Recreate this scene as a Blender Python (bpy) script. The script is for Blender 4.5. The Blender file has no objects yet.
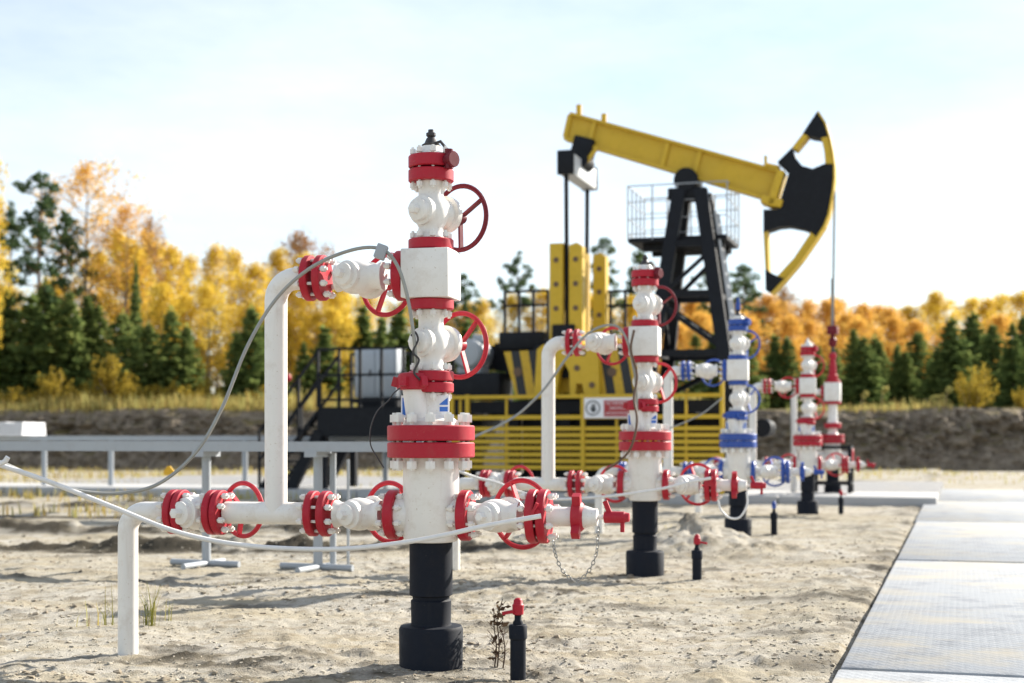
import bpy, bmesh, math, random
import numpy as np
from mathutils import Vector, Matrix
random.seed(7); rng = np.random.default_rng(7)
S = bpy.context.scene; COL = S.collection
PI = math.pi
CAM_H, F, HOR = 1.18, 1422.2, 440.0          # camera height, focal length in pixels, horizon row

def at(px, py, Y):                            # a point seen at (px, py) at distance Y
    return Vector(((px-512)/F*Y, Y, CAM_H-(py-HOR)/F*Y))
def gp(px, py):                               # a point on level ground
    Y = F*CAM_H/(py-HOR); return Vector(((px-512)/F*Y, Y, 0))

# ------------------------------------------------------------ materials
def nodes(name):
    m = bpy.data.materials.new(name); m.use_nodes = True
    nt = m.node_tree; return m, nt, nt.nodes['Principled BSDF']
def N(nt, t, **kw):
    n = nt.nodes.new(t)
    for k, v in kw.items():
        if k in n.inputs: n.inputs[k].default_value = v
        else: setattr(n, k, v)
    return n
def coords(nt, scale=(1,1,1), kind='Object'):
    tc = N(nt, 'ShaderNodeTexCoord'); mp = N(nt, 'ShaderNodeMapping')
    mp.inputs['Scale'].default_value = scale
    nt.links.new(tc.outputs[kind], mp.inputs['Vector']); return mp.outputs['Vector']
def noise(nt, vec, scale, detail=4, rough=.6):
    n = N(nt, 'ShaderNodeTexNoise'); n.inputs['Scale'].default_value = scale
    n.inputs['Detail'].default_value = detail; n.inputs['Roughness'].default_value = rough
    nt.links.new(vec, n.inputs['Vector']); return n.outputs['Fac']
def ramp(nt, fac, stops, interp='LINEAR'):
    r = N(nt, 'ShaderNodeValToRGB'); e = r.color_ramp.elements; r.color_ramp.interpolation = interp
    while len(e) < len(stops): e.new(.5)
    for el, (p, c) in zip(e, stops):
        el.position = p; el.color = (c[0], c[1], c[2], 1) if not isinstance(c, float) else (c, c, c, 1)
    nt.links.new(fac, r.inputs['Fac']); return r.outputs['Color']
def mix(nt, fac, a, b, mode='MIX'):
    n = N(nt, 'ShaderNodeMix', data_type='RGBA', blend_type=mode)
    for i, v in ((0, fac), (6, a), (7, b)):
        if isinstance(v, (float, int)): n.inputs[i].default_value = v
        elif isinstance(v, (tuple, list)): n.inputs[i].default_value = (v[0], v[1], v[2], 1)
        else: nt.links.new(v, n.inputs[i])
    return n.outputs[2]
def bump(nt, b, h, strength=.3, dist=.01):
    n = N(nt, 'ShaderNodeBump'); n.inputs['Strength'].default_value = strength; n.inputs['Distance'].default_value = dist
    nt.links.new(h, n.inputs['Height']); nt.links.new(n.outputs['Normal'], b.inputs['Normal'])

def paint(name, col, dirt=(.20,.15,.10), amount=.5, rough=.42, scale=9, spec=.5, dust=False):
    m, nt, b = nodes(name); v = coords(nt)
    n1 = noise(nt, v, scale, 6, .7); n2 = noise(nt, v, scale*6, 4, .7); n3 = noise(nt, v, 2.2, 3)
    c = mix(nt, n3, tuple(x*.86 for x in col), tuple(min(1, x*1.06) for x in col))
    w = ramp(nt, n1, [(.51, 0.0), (.72, float(amount))])
    w2 = ramp(nt, n2, [(.635, 0.0), (.72, float(min(1, amount*1.2)))])
    c = mix(nt, w, c, tuple(.5*x+.5*y for x, y in zip(col, dirt)))
    c = mix(nt, w2, c, dirt)
    n4 = noise(nt, coords(nt, (1, 1, .09)), 26, 4, .65)
    c = mix(nt, ramp(nt, n4, [(.60, 0.), (.80, float(amount*.9))]), c, tuple(.55*x+.45*y for x, y in zip(col, dirt)))
    if dust:
        sp = N(nt, 'ShaderNodeSeparateXYZ'); nt.links.new(v, sp.inputs[0]); q = N(nt, 'ShaderNodeMath', operation='MULTIPLY_ADD'); nt.links.new(n1, q.inputs[0]); q.inputs[1].default_value = -.16; nt.links.new(sp.outputs['Z'], q.inputs[2])
        c = mix(nt, ramp(nt, q.outputs[0], [(0., .8), (.05, .0)]), c, (.26,.225,.17))
    nt.links.new(c, b.inputs['Base Color'])
    r = ramp(nt, n1, [(.3, float(rough-.08)), (.75, float(min(1, rough+.25)))])
    nt.links.new(r, b.inputs['Roughness'])
    b.inputs['Specular IOR Level'].default_value = spec
    bump(nt, b, n2, .12, .004); return m
def plain(name, col, rough=.6, metal=0, var=.15, scale=20):
    m, nt, b = nodes(name); v = coords(nt); n = noise(nt, v, scale, 5)
    c = mix(nt, n, tuple(x*(1-var) for x in col), tuple(min(1, x*(1+var)) for x in col))
    nt.links.new(c, b.inputs['Base Color']); b.inputs['Roughness'].default_value = rough
    b.inputs['Metallic'].default_value = metal; bump(nt, b, n, .15, .003); return m

M = {}
M['white'] = paint('white_paint', (.80,.78,.738), (.40,.30,.19), .60, .40)
M['red'] = paint('red_paint', (.42,.012,.029), (.34,.16,.13), .34, .42, spec=.3)
M['dark_shaded_red'] = paint('dark_red_paint', (.15,.008,.018), (.06,.02,.02), .4, .45, spec=.3)  # dark red fittings; on the upper handwheel it paints in backlit shade
M['blue'] = paint('blue_paint', (.018,.070,.34), (.02,.03,.10), .35, .42)
M['black'] = paint('black_coating', (.007,.010,.018), (.05,.045,.038), .4, .6, spec=.2)
M['navy'] = paint('black_structure_paint', (.0055,.007,.011), (.03,.027,.022), .3, .55, spec=.25)
M['yellow'] = paint('yellow_paint', (.62,.40,.014), (.22,.13,.03), .35, .45)
M['grey'] = paint('galvanised_grey', (.36,.39,.42), (.25,.2,.15), .3, .45)
M['lightgrey'] = paint('light_grey_paint', (.62,.65,.68), (.3,.27,.23), .25, .45)
M['steel'] = plain('worn_steel', (.34,.33,.31), .42, .7)
M['dark_steel'] = plain('dark_fittings', (.05,.045,.045), .5, .3)
M['cable'] = plain('grey_cable_sheath', (.30,.30,.275), .4, .35)
M['white_cable'] = plain('white_conduit', (.72,.71,.69), .45)
M['brown_cable'] = plain('brown_cable_sheath', (.12,.07,.04), .6)
M['bluemark'] = plain('blue_print', (.03,.15,.55), .5)
M['redmark'] = plain('red_print', (.38,.03,.035), .5)
M['whitemark'] = plain('white_plate', (.82,.82,.84), .45, 0, .04)
M['inkmark'] = plain('dark_print', (.05,.055,.06), .5)
M['concrete_white'] = plain('pale_concrete', (.40,.40,.395), .85, 0, .12, 6)
M['yellowtag'] = plain('yellow_tag_paint', (.72,.42,.02), .5)
M['cabinet'] = paint('cabinet_paint', (.42,.46,.50), (.3,.28,.25), .2, .4)

def stripe_mat():
    m, nt, b = nodes('yellow_black_stripes')
    v = coords(nt); s = N(nt, 'ShaderNodeSeparateXYZ'); nt.links.new(v, s.inputs[0])
    a = N(nt, 'ShaderNodeMath', operation='MULTIPLY_ADD'); nt.links.new(s.outputs['Z'], a.inputs[0]); a.inputs[1].default_value = .17
    nt.links.new(s.outputs['X'], a.inputs[2])
    k = N(nt, 'ShaderNodeMath', operation='MULTIPLY'); nt.links.new(a.outputs[0], k.inputs[0]); k.inputs[1].default_value = 1/.36
    f = N(nt, 'ShaderNodeMath', operation='FRACT'); nt.links.new(k.outputs[0], f.inputs[0])
    c = ramp(nt, f.outputs[0], [(0, (.006,.008,.013)), (.50, (.56,.35,.012))], 'CONSTANT')
    n = noise(nt, v, 12, 5); c = mix(nt, ramp(nt, n, [(.55, 0.), (.75, .5)]), c, (.08,.06,.03))
    nt.links.new(c, b.inputs['Base Color']); b.inputs['Roughness'].default_value = .5; return m
M['stripes'] = stripe_mat()

# ------------------------------------------------------------ mesh building
def frame_of(axis):
    z = Vector(axis).normalized(); x = z.orthogonal().normalized()
    if abs(z.z) < .95: x = Vector((0,0,1)).cross(z).normalized()
    return x, z.cross(x), z
class MB:
    def __init__(s): s.bm = bmesh.new(); s.mi = 0
    def _f(s, vs):
        try: f = s.bm.faces.new(vs); f.material_index = s.mi; return f
        except ValueError: return None
    def rings(s, rings, closed=False, cap=True):
        n = len(rings[0])
        seq = list(zip(rings, rings[1:])) + ([(rings[-1], rings[0])] if closed else [])
        for a, b in seq:
            for i in range(n): s._f((a[i], a[(i+1)%n], b[(i+1)%n], b[i]))
        if cap and not closed: s._f(rings[0][::-1]); s._f(rings[-1])
    def lathe(s, o, axis, prof, seg=24):
        x, y, z = frame_of(axis); o = Vector(o); R = []
        for t, r in prof:
            r = max(r, .0005)
            R.append([s.bm.verts.new(o+z*t+(x*math.cos(2*PI*i/seg)+y*math.sin(2*PI*i/seg))*r) for i in range(seg)])
        s.rings(R); return s
    def cyl(s, a, b, r, seg=16, bev=0, r2=None):
        a, b = Vector(a), Vector(b); L = (b-a).length; r2 = r if r2 is None else r2
        p = [(0, r), (L, r2)] if not bev else [(0, r-bev), (bev, r), (L-bev, r2), (L, r2-bev)]
        return s.lathe(a, b-a, p, seg)
    def tube(s, pts, r, seg=10):
        pts = [Vector(p) for p in pts]; R = []; px = None
        for i, p in enumerate(pts):
            t = (pts[min(i+1, len(pts)-1)]-pts[max(i-1, 0)]).normalized()
            if px is None: px = frame_of(t)[0]
            px = (px - t*px.dot(t)).normalized(); py = t.cross(px)
            rr = r[i] if isinstance(r, (list, tuple)) else r
            R.append([s.bm.verts.new(p+(px*math.cos(2*PI*k/seg)+py*math.sin(2*PI*k/seg))*rr) for k in range(seg)])
        s.rings(R); return s
    def torus(s, c, axis, R, r, seg=36, sub=8, flat=1):
        x, y, z = frame_of(axis); c = Vector(c); rs = []
        for i in range(seg):
            d = x*math.cos(2*PI*i/seg)+y*math.sin(2*PI*i/seg)
            rs.append([s.bm.verts.new(c+d*(R+r*math.cos(2*PI*k/sub))+z*(r*flat*math.sin(2*PI*k/sub))) for k in range(sub)])
        s.rings(rs, closed=True); return s
    def box(s, c, size, rot=None, bev=0):
        t = bmesh.new(); bmesh.ops.create_cube(t, size=1)
        bmesh.ops.scale(t, vec=size, verts=t.verts)
        if bev: bmesh.ops.bevel(t, geom=t.edges[:], offset=bev, segments=2, affect='EDGES', profile=.5)
        mt = Matrix.Translation(c) @ (rot.to_4x4() if rot is not None else Matrix())
        s.merge(t, mt); return s
    def bar(s, a, b, w, h, up=(0,0,1)):           # rectangular bar from a to b
        a, b = Vector(a), Vector(b); z = (b-a).normalized(); u = Vector(up)
        if abs(z.dot(u)) > .98: u = Vector((0,1,0))
        x = u.cross(z).normalized(); y = z.cross(x)
        rot = Matrix((x, y, z)).transposed()
        return s.box((a+b)/2, (w, h, (b-a).length), rot)
    def prism(s, poly, v0, v1):                   # polygon in (x,z), extruded along y
        a = [s.bm.verts.new((p[0], v0, p[1])) for p in poly]; b = [s.bm.verts.new((p[0], v1, p[1])) for p in poly]
        n = len(a); s._f(a); s._f(b[::-1])
        for i in range(n): s._f((a[i], b[i], b[(i+1)%n], a[(i+1)%n]))
        return s
    def merge(s, t, mt):
        mp = {v: s.bm.verts.new(mt @ v.co) for v in t.verts}
        for f in t.faces: s._f([mp[v] for v in f.verts])
        t.free()
    def mesh(s, name, mats, angle=38):
        bmesh.ops.recalc_face_normals(s.bm, faces=s.bm.faces[:])
        me = bpy.data.meshes.new(name); s.bm.to_mesh(me); s.bm.free()
        for m in (mats if isinstance(mats, (list, tuple)) else [mats]): me.materials.append(M[m] if isinstance(m, str) else m)
        me.polygons.foreach_set('use_smooth', [True]*len(me.polygons)); me.set_sharp_from_angle(angle=math.radians(angle))
        return me
    def build(s, name, mats, parent=None, angle=38):
        o = bpy.data.objects.new(name, s.mesh(name, mats, angle)); COL.objects.link(o); o.parent = parent; return o

KIDS = {}
def put(name, me, parent=None, loc=(0,0,0)):
    o = bpy.data.objects.new(name, me); COL.objects.link(o); o.parent = parent; o.location = loc; return o
def empty(name, loc=(0,0,0), rz=0):
    o = bpy.data.objects.new(name, None); COL.objects.link(o); o.location = loc; o.rotation_euler = (0,0,rz); o.empty_display_size = .2; return o
def tag(o, label=None, cat=None, group=None, kind=None):
    for k, v in (('label', label), ('category', cat), ('group', group), ('kind', kind)):
        if v: o[k] = v
    return o
def copy_tree(o, parent=None, swap=None, skip=()):
    c = o.copy(); COL.objects.link(c); c.parent = parent
    if swap and c.type == 'MESH':
        for s in c.material_slots:
            if s.material and s.material.name in swap:
                m = swap[s.material.name]; s.link = 'OBJECT'; s.material = m
    for ch in CH.get(o, []):
        if ch.name.split('.')[0] not in skip: copy_tree(ch, c, swap, skip)
    return c
CH = {}
def index_children():
    CH.clear()
    for o in S.objects:
        if o.parent: CH.setdefault(o.parent, []).append(o)

def fast_mesh(name, V, Fc, mats, tint=None, smooth=False):
    me = bpy.data.meshes.new(name); V = np.asarray(V, np.float32); Fc = np.asarray(Fc, np.int32)
    k = Fc.shape[1]
    me.vertices.add(len(V)); me.vertices.foreach_set('co', V.ravel())
    me.loops.add(Fc.size); me.loops.foreach_set('vertex_index', Fc.ravel())
    me.polygons.add(len(Fc)); me.polygons.foreach_set('loop_start', np.arange(0, Fc.size, k, dtype=np.int32))
    for m in mats: me.materials.append(m)
    if tint is not None:
        a = me.attributes.new('tint', 'FLOAT', 'FACE'); a.data.foreach_set('value', np.asarray(tint, np.float32))
    me.update(calc_edges=True); me.validate()
    me.polygons.foreach_set('use_smooth', [smooth]*len(me.polygons))
    return me

# value noise on numpy arrays
_perm = rng.random((256, 256))
def vn(x, y):
    xi = np.floor(x).astype(int); yi = np.floor(y).astype(int); fx = x-xi; fy = y-yi
    fx = fx*fx*(3-2*fx); fy = fy*fy*(3-2*fy)
    g = lambda a, b: _perm[a % 256, b % 256]
    return (g(xi, yi)*(1-fx)+g(xi+1, yi)*fx)*(1-fy)+(g(xi, yi+1)*(1-fx)+g(xi+1, yi+1)*fx)*fy
def fbm(x, y, o=4, gain=.5):
    s = 0; a = 1; t = 0
    for i in range(o): s = s+a*(vn(x*2**i+17*i, y*2**i+31*i)-.5); t += a; a *= gain
    return s/t*2
# ------------------------------------------------------------ camera, sky, sun
cam = bpy.data.cameras.new('camera'); co = bpy.data.objects.new('camera', cam); COL.objects.link(co); S.camera = co
co.location = (0, 0, CAM_H); co.rotation_euler = (PI/2, 0, 0)
cam.lens = 50; cam.sensor_width = 36; cam.shift_y = (HOR-341.5)/1024; cam.clip_start = .1; cam.clip_end = 3000
cam.dof.use_dof = True; cam.dof.focus_distance = 7.4; cam.dof.aperture_fstop = 1.9
SUN_EL, SUN_AZ = math.radians(29), math.radians(50)         # azimuth from +Y towards +X: behind the scene, to the right
w = bpy.data.worlds.new('World'); S.world = w; w.use_nodes = True
nt = w.node_tree; bg = nt.nodes['Background']
sky = N(nt, 'ShaderNodeTexSky', sky_type='NISHITA', sun_disc=False, sun_elevation=SUN_EL, sun_rotation=SUN_AZ)
sky.air_density = 1.0; sky.dust_density = .25; sky.ozone_density = 1.6
v = coords(nt, (1, 1, 3.2), 'Generated')
c1 = noise(nt, v, 1.7, 7, .62)
cl = ramp(nt, c1, [(.34, 0.12), (.74, .60)])
skyc = mix(nt, cl, sky.outputs['Color'], (8.4, 8.6, 8.7))
nt.links.new(skyc, bg.inputs['Color']); bg.inputs['Strength'].default_value = .071
sl = bpy.data.lights.new('sun', 'SUN'); sl.energy = 4.8; sl.angle = math.radians(.55); sl.color = (1, .93, .82)
so = bpy.data.objects.new('sun', sl); COL.objects.link(so)
sd = Vector((math.sin(SUN_AZ)*math.cos(SUN_EL), math.cos(SUN_AZ)*math.cos(SUN_EL), math.sin(SUN_EL)))
so.rotation_euler = sd.to_track_quat('Z', 'Y').to_euler(); so.location = (20, 20, 30)
S.view_settings.view_transform = 'Standard'; S.view_settings.look = 'None'; S.view_settings.gamma = 1; S.view_settings.exposure = 1.27
S.cycles.max_bounces = 8; S.cycles.use_denoising = True; S.cycles.sample_clamp_indirect = 6

YAW = math.radians(17.4)                                     # the row of wells, the road and the pump all share it
U = Vector((math.cos(YAW), -math.sin(YAW), 0)); Vv = Vector((math.sin(YAW), math.cos(YAW), 0))

# ------------------------------------------------------------ ground
ROAD0 = Vector((1.55, 6.9, 0))
def road_d(x, y):                                            # distance right of the road's left edge
    return (x-ROAD0.x)*math.cos(YAW)-(y-ROAD0.y)*math.sin(YAW)
def ground_h(x, y):
    x = np.asarray(x, float); y = np.asarray(y, float)
    rd = road_d(x, y); far = np.clip((45-y)/30, .15, 1)
    h = .045*fbm(x*.45, y*.45, 3)
    h += .034*fbm(x*1.6+9, y*2.2, 4)*far
    cl = fbm(x*4.5, y*5.5, 5, .68); h += .042*np.maximum(cl-.06, 0)*far*np.clip(.75+1.6*fbm(x*.7+3, y*.9+8, 3), .15, 1.6)
    h += .016*fbm(x*15, y*17, 3)*far
    # sandy mound beside the blue wellhead
    m = np.exp(-(((x-1.98)/.55)**2+((y-15.4)/.75)**2)); m2 = np.exp(-(((x-2.65)/.55)**2+((y-14.7)/.7)**2))
    lump = 1+.9*fbm(x*2.6, y*2.6, 5, .6)
    h += (.31*m+.12*m2)*lump
    # two ridges of pushed-up soil on the left
    for yc, hh, ww, x1 in ((15.4, .13, .26, .9), (18.2, .11, .26, -.3), (24.5, .10, .5, -1.5)):
        yy = y-(yc-.06*(x+3)+.10*fbm(x*.5, x*0+yc, 2))
        h += hh*np.exp(-(yy/ww)**2)*np.clip((x1-x)/1.5, 0, 1)*(.7+1.5*fbm(x*2.2+3, y*2.2, 5, .65))
    # tyre tracks beyond the tray and soil scraped against the road
    h -= .05*np.exp(-((y-17+.06*x)/.5)**2)*np.clip((-x-.5)/1.5, 0, 1)
    h += .05*np.exp(-((rd+.35)/.3)**2)*(.5+fbm(x*3, y*3, 3))
    # worked flat around the wells, kept under the road
    k = np.clip((rd+.05)/.1, 0, 1); h = h*(1-k)+(-.06)*k
    for wx, wy in WELLS: h *= 1-.8*np.exp(-(((x-wx)**2+(y-wy)**2)/.12))
    return h
WELLS = [(-.424, 7.45), (1.168, 12.49), (2.797, 17.6), (4.72, 22.7)]
def gz(x, y): return float(ground_h(x, y))

def sand_mat():
    m, nt, b = nodes('sandy_soil'); v = coords(nt)
    big = noise(nt, v, .35, 4, .6); mid = noise(nt, v, 2.3, 6, .65); fine = noise(nt, v, 28, 5, .7); grit = noise(nt, v, 120, 3, .7)
    c = mix(nt, ramp(nt, big, [(.35, 0.), (.65, 1.)]), (.385,.350,.278), (.455,.432,.385))
    c = mix(nt, ramp(nt, mid, [(.52, 0.), (.70, .65)]), c, (.235,.19,.125))
    c = mix(nt, ramp(nt, mid, [(.28, .55), (.42, 0.)]), c, (.50,.475,.42))
    strk = noise(nt, v, 6.5, 6, .62); c = mix(nt, ramp(nt, strk, [(.51, 0.), (.62, .6)]), c, (.19,.155,.10))
    c = mix(nt, ramp(nt, fine, [(.58, 0.), (.74, .65)]), c, (.14,.115,.08))
    c = mix(nt, ramp(nt, grit, [(.62, 0.), (.72, .5)]), c, (.11,.095,.07))
    at_ = N(nt, 'ShaderNodeAttribute', attribute_name='soil')
    c = mix(nt, ramp(nt, noise(nt, coords(nt, (.5, 1.5, 1)), 1.3, 6, .65), [(.46, 0.), (.62, .55)]), c, (.385,.325,.215))
    c = mix(nt, at_.outputs['Fac'], c, (.040,.033,.022))
    nt.links.new(c, b.inputs['Base Color']); b.inputs['Roughness'].default_value = .95; b.inputs['Specular IOR Level'].default_value = .15
    hh = mix(nt, .45, fine, grit); hh = mix(nt, .30, hh, strk); bump(nt, b, hh, .9, .035); return m
def grid(xs_of, ys, nx):
    u = np.linspace(-1, 1, nx); X = np.array([xs_of(y)*u for y in ys]); Y = np.repeat(ys[:, None], nx, 1); return X, Y
ys = np.concatenate([np.linspace(-30, 2.5, 14), np.geomspace(2.9, 75, 780)])
X, Y = grid(lambda y: 6+abs(y)*.95+(26 if y < 2.6 else 0)+max(0, y-25)*1.2, ys, 640)
X = X*(.30+.70*np.linspace(-1, 1, X.shape[1])[None]**2)
Z = ground_h(X, Y); nx, ny = X.shape[1], X.shape[0]
idx = np.arange(nx*ny).reshape(ny, nx)
Fc = np.stack([idx[:-1,:-1], idx[:-1,1:], idx[1:,1:], idx[1:,:-1]], -1).reshape(-1, 4)
me = fast_mesh('ground', np.stack([X, Y, Z], -1).reshape(-1, 3), Fc, [sand_mat()], smooth=True)
soil = np.zeros_like(X)
for yc, ww, x1 in ((15.3, .36, .9), (18.1, .32, -.3), (21.3, .3, -1.), (24.5, .5, -1.5)):
    yy = Y-(yc-.06*(X+3)+.10*fbm(X*.5, X*0+yc, 2))
    soil += 1.25*np.exp(-(yy/ww)**4)*np.clip((x1-X)/1.5, 0, 1)*np.clip(.85+1.7*fbm(X*1.6, Y*4, 5, .7), 0, 1)
soil += np.clip(fbm(X*1.1+40, Y*2.4, 6, .70)*2.8-.62, 0, .6)+.45*np.clip(fbm(X*4.5, Y*5.5, 5, .68)*2.2-.1, 0, 1)*np.clip(.5+1.6*fbm(X*.7+3, Y*.9+8, 3), 0, 1)
for wx, wy in WELLS: soil += .40*np.exp(-((X-wx)**2+(Y-wy)**2)/.10)
rd = road_d(X, Y); soil += .55*np.exp(-((rd+.12)/.22)**2)*np.clip(.5+1.2*fbm(X*2, Y*2, 3), 0, 1)
a = me.attributes.new('soil', 'FLOAT', 'POINT'); a.data.foreach_set('value', np.clip(soil, 0, .95).astype(np.float32).ravel())
tag(put('ground', me), kind='structure')
# far land under everything, out to the horizon
mb = MB(); mb.box((0, 0, -.6), (4000, 4000, .2)); tag(mb.build('far_ground', plain('far_soil', (.25,.22,.15), .95)), kind='structure')

# ------------------------------------------------------------ concrete slab road
def road_mat():
    m, nt, b = nodes('waffle_concrete'); v = coords(nt)
    s = N(nt, 'ShaderNodeSeparateXYZ'); nt.links.new(v, s.inputs[0])
    def cell(o):
        k = N(nt, 'ShaderNodeMath', operation='MULTIPLY'); nt.links.new(o, k.inputs[0]); k.inputs[1].default_value = 2*PI/.085
        f = N(nt, 'ShaderNodeMath', operation='SINE'); nt.links.new(k.outputs[0], f.inputs[0]); return f.outputs[0]
    p = N(nt, 'ShaderNodeMath', operation='ADD'); nt.links.new(s.outputs['X'], p.inputs[0]); nt.links.new(s.outputs['Y'], p.inputs[1])
    q = N(nt, 'ShaderNodeMath', operation='SUBTRACT'); nt.links.new(s.outputs['X'], q.inputs[0]); nt.links.new(s.outputs['Y'], q.inputs[1])
    g = N(nt, 'ShaderNodeMath', operation='MAXIMUM'); nt.links.new(cell(p.outputs[0]), g.inputs[0]); nt.links.new(cell(q.outputs[0]), g.inputs[1])
    big = noise(nt, v, .8, 5, .6); mid = noise(nt, v, 4, 6, .65); fine = noise(nt, v, 60, 4, .7); med = noise(nt, coords(nt, (.6, 1.1, 1)), 1.1, 7, .68)
    c = mix(nt, big, (.29,.31,.335), (.37,.385,.40))
    c = mix(nt, ramp(nt, mid, [(.5, 0.), (.68, .5)]), c, (.17,.18,.20))
    c = mix(nt, ramp(nt, fine, [(.6, 0.), (.75, .5)]), c, (.15,.15,.15))
    sandm = ramp(nt, med, [(.49, 0.), (.63, .85)])
    c = mix(nt, sandm, c, (.43,.39,.31))
    nt.links.new(c, b.inputs['Base Color']); b.inputs['Roughness'].default_value = .9; b.inputs['Specular IOR Level'].default_value = .12
    wm = ramp(nt, noise(nt, v, .5, 4), [(.35, 0.2), (.6, .9)])
    gg = ramp(nt, g.outputs[0], [(.35, 0.), (.8, 1.)])
    hgt = mix(nt, wm, (.5,.5,.5), gg); hgt = mix(nt, .35, hgt, fine); hgt = mix(nt, sandm, hgt, mid)
    bump(nt, b, hgt, .55, .010); return m
mb = MB(); r_ = random.Random(3)
for row in range(2):
    for k in range(-2, 4):
        rot = Matrix.Rotation(r_.uniform(-.0012, .0012), 3, 'X')
        mb.box((1+row*2.0+r_.uniform(-.02,.02), k*6.75+3.6, .0+r_.uniform(-.008, .008)), (1.98, 6.71, .16), rot, .012)
o = mb.build('concrete_road', road_mat()); o.location = (ROAD0.x, ROAD0.y, -.035); o.rotation_euler = (0, 0, -YAW); tag(o, kind='structure')

# ------------------------------------------------------------ pump pad: gravel pad with a pale concrete edge
PAD = Vector((7.5, 25.1, 0))
def gravel_mat():
    m, nt, b = nodes('grey_gravel'); v = coords(nt); n = noise(nt, v, 22, 5, .8); n2 = noise(nt, v, 1.5, 3)
    c = mix(nt, n, (.14,.14,.145), (.46,.46,.46)); c = mix(nt, ramp(nt, n2, [(.5, 0.), (.7, .6)]), c, (.36,.32,.25))
    nt.links.new(c, b.inputs['Base Color']); b.inputs['Roughness'].default_value = .9; bump(nt, b, n, 1, .04); return m
mb = MB(); mb.box((-11, 7.4, -.03), (22, 9.8, .26)); o = mb.build('gravel_pad', gravel_mat()); o.location = PAD; o.rotation_euler = (0,0,-YAW); tag(o, kind='structure')
mb = MB()
for k in range(8): mb.box((-1.38-k*2.77, 1.2, .035), (2.75, 2.6, .26), None, .02)
o = mb.build('pad_kerb', 'concrete_white'); o.location = PAD; o.rotation_euler = (0,0,-YAW); tag(o, kind='structure')

# ------------------------------------------------------------ cut bank and the terrace above it
BANK = 2.45
def bank_y(x): return 56.5+.9*fbm(x*.09, x*0+2, 3)+.012*np.abs(x)
xs = np.linspace(-90, 90, 1500); prof = np.linspace(0, 1, 52)
P = []
for t in prof:
    yb = bank_y(xs); n = .6*fbm(xs*2.6, xs*0+t*8.0, 5, .66)+.35*fbm(xs*.6, xs*0+t*2+5, 3); n2 = fbm(xs*.22, xs*0+7, 3)
    P.append(np.stack([xs, yb+t**1.35*1.9+n*1.1*(.4+math.sin(PI*t)), np.full_like(xs, -.05)+t**.8*(BANK+.05)+n2*.18*t+n*.10*t], -1))
top = P[-1]
for k, d in enumerate((1.2, 4, 10, 25, 80, 400)):
    q = top.copy(); q[:,1] += d; q[:,2] = BANK+.25*fbm(q[:,0]*.2, q[:,1]*.2, 3); P.append(q)
P = np.array(P); ny, nx = P.shape[:2]; idx = np.arange(nx*ny).reshape(ny, nx)
Fc = np.stack([idx[:-1,:-1], idx[:-1,1:], idx[1:,1:], idx[1:,:-1]], -1).reshape(-1, 4)
def bank_mat():
    m, nt, b = nodes('bank_earth'); v = coords(nt)
    n = noise(nt, v, 1.9, 8, .75); n2 = noise(nt, v, .35, 4); n3 = noise(nt, v, 5, 6, .75)
    c = mix(nt, n2, (.23,.185,.14), (.36,.295,.225))
    c = mix(nt, ramp(nt, n, [(.45, 0.), (.58, .9)]), c, (.46,.38,.29))
    c = mix(nt, ramp(nt, n3, [(.52, 0.), (.64, .6)]), c, (.09,.075,.058))
    geo = N(nt, 'ShaderNodeNewGeometry'); sp = N(nt, 'ShaderNodeSeparateXYZ'); nt.links.new(geo.outputs['Normal'], sp.inputs[0])
    c = mix(nt, ramp(nt, sp.outputs['Z'], [(.8, 0.), (.95, 1.)]), c, (.20,.16,.06))
    nt.links.new(c, b.inputs['Base Color']); b.inputs['Roughness'].default_value = .95; b.inputs['Specular IOR Level'].default_value = .1; bump(nt, b, mix(nt, .4, n, n3), 1, .5); return m
tag(put('earth_bank', fast_mesh('earth_bank', P.reshape(-1, 3), Fc, [bank_mat()], smooth=True)), kind='structure')
# ------------------------------------------------------------ wellheads
WRZ = math.radians(-13); WC, WS = math.cos(WRZ), math.sin(WRZ)
def lx(px):                                   # local x on the wing line that is seen at column px
    q = (px-512)/F; X0, Y0 = WELLS[0]; return (q*Y0-X0)/(WC-q*WS)
STEM = Vector((.375, .927, 0))
BOLT = {}
def bolt_mesh(L, k):
    key = (round(L, 3), k)
    if key not in BOLT:
        b = MB(); nut = .017*k
        b.lathe((0,0,-L/2), (0,0,1), [(0, nut*.5), (0.001, nut*.55), (.010, nut*.55), (.010, nut), (.010+.024*k, nut), (.010+.024*k, nut*.5), (L-.010-.024*k, nut*.5), (L-.010-.024*k, nut), (L-.010, nut), (L-.010, nut*.55), (L, nut*.5)], 6)
        BOLT[key] = b.mesh('bolt', 'white', 20)
    return BOLT[key]
def disc(root, c, ax, R, th, mat='red', nb=0, br=None, L=None, k=1.0, label=None):
    c = Vector(c); ax = Vector(ax).normalized(); e = .006
    f = MB().lathe(c-ax*th/2, ax, [(0, R*.55), (0, R-e), (e, R), (th-e, R), (th, R-e), (th, R*.55)], 40).build('flange', mat, root)
    x, y, z = frame_of(ax)
    for i in range(nb):
        a = 2*PI*(i+.5)/nb; o = put('bolt', bolt_mesh(L, k), f, c+(x*math.cos(a)+y*math.sin(a))*(br or R*.8))
        o.rotation_mode = 'QUATERNION'; o.rotation_quaternion = ax.to_track_quat('Z', 'Y')
    return f
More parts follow.
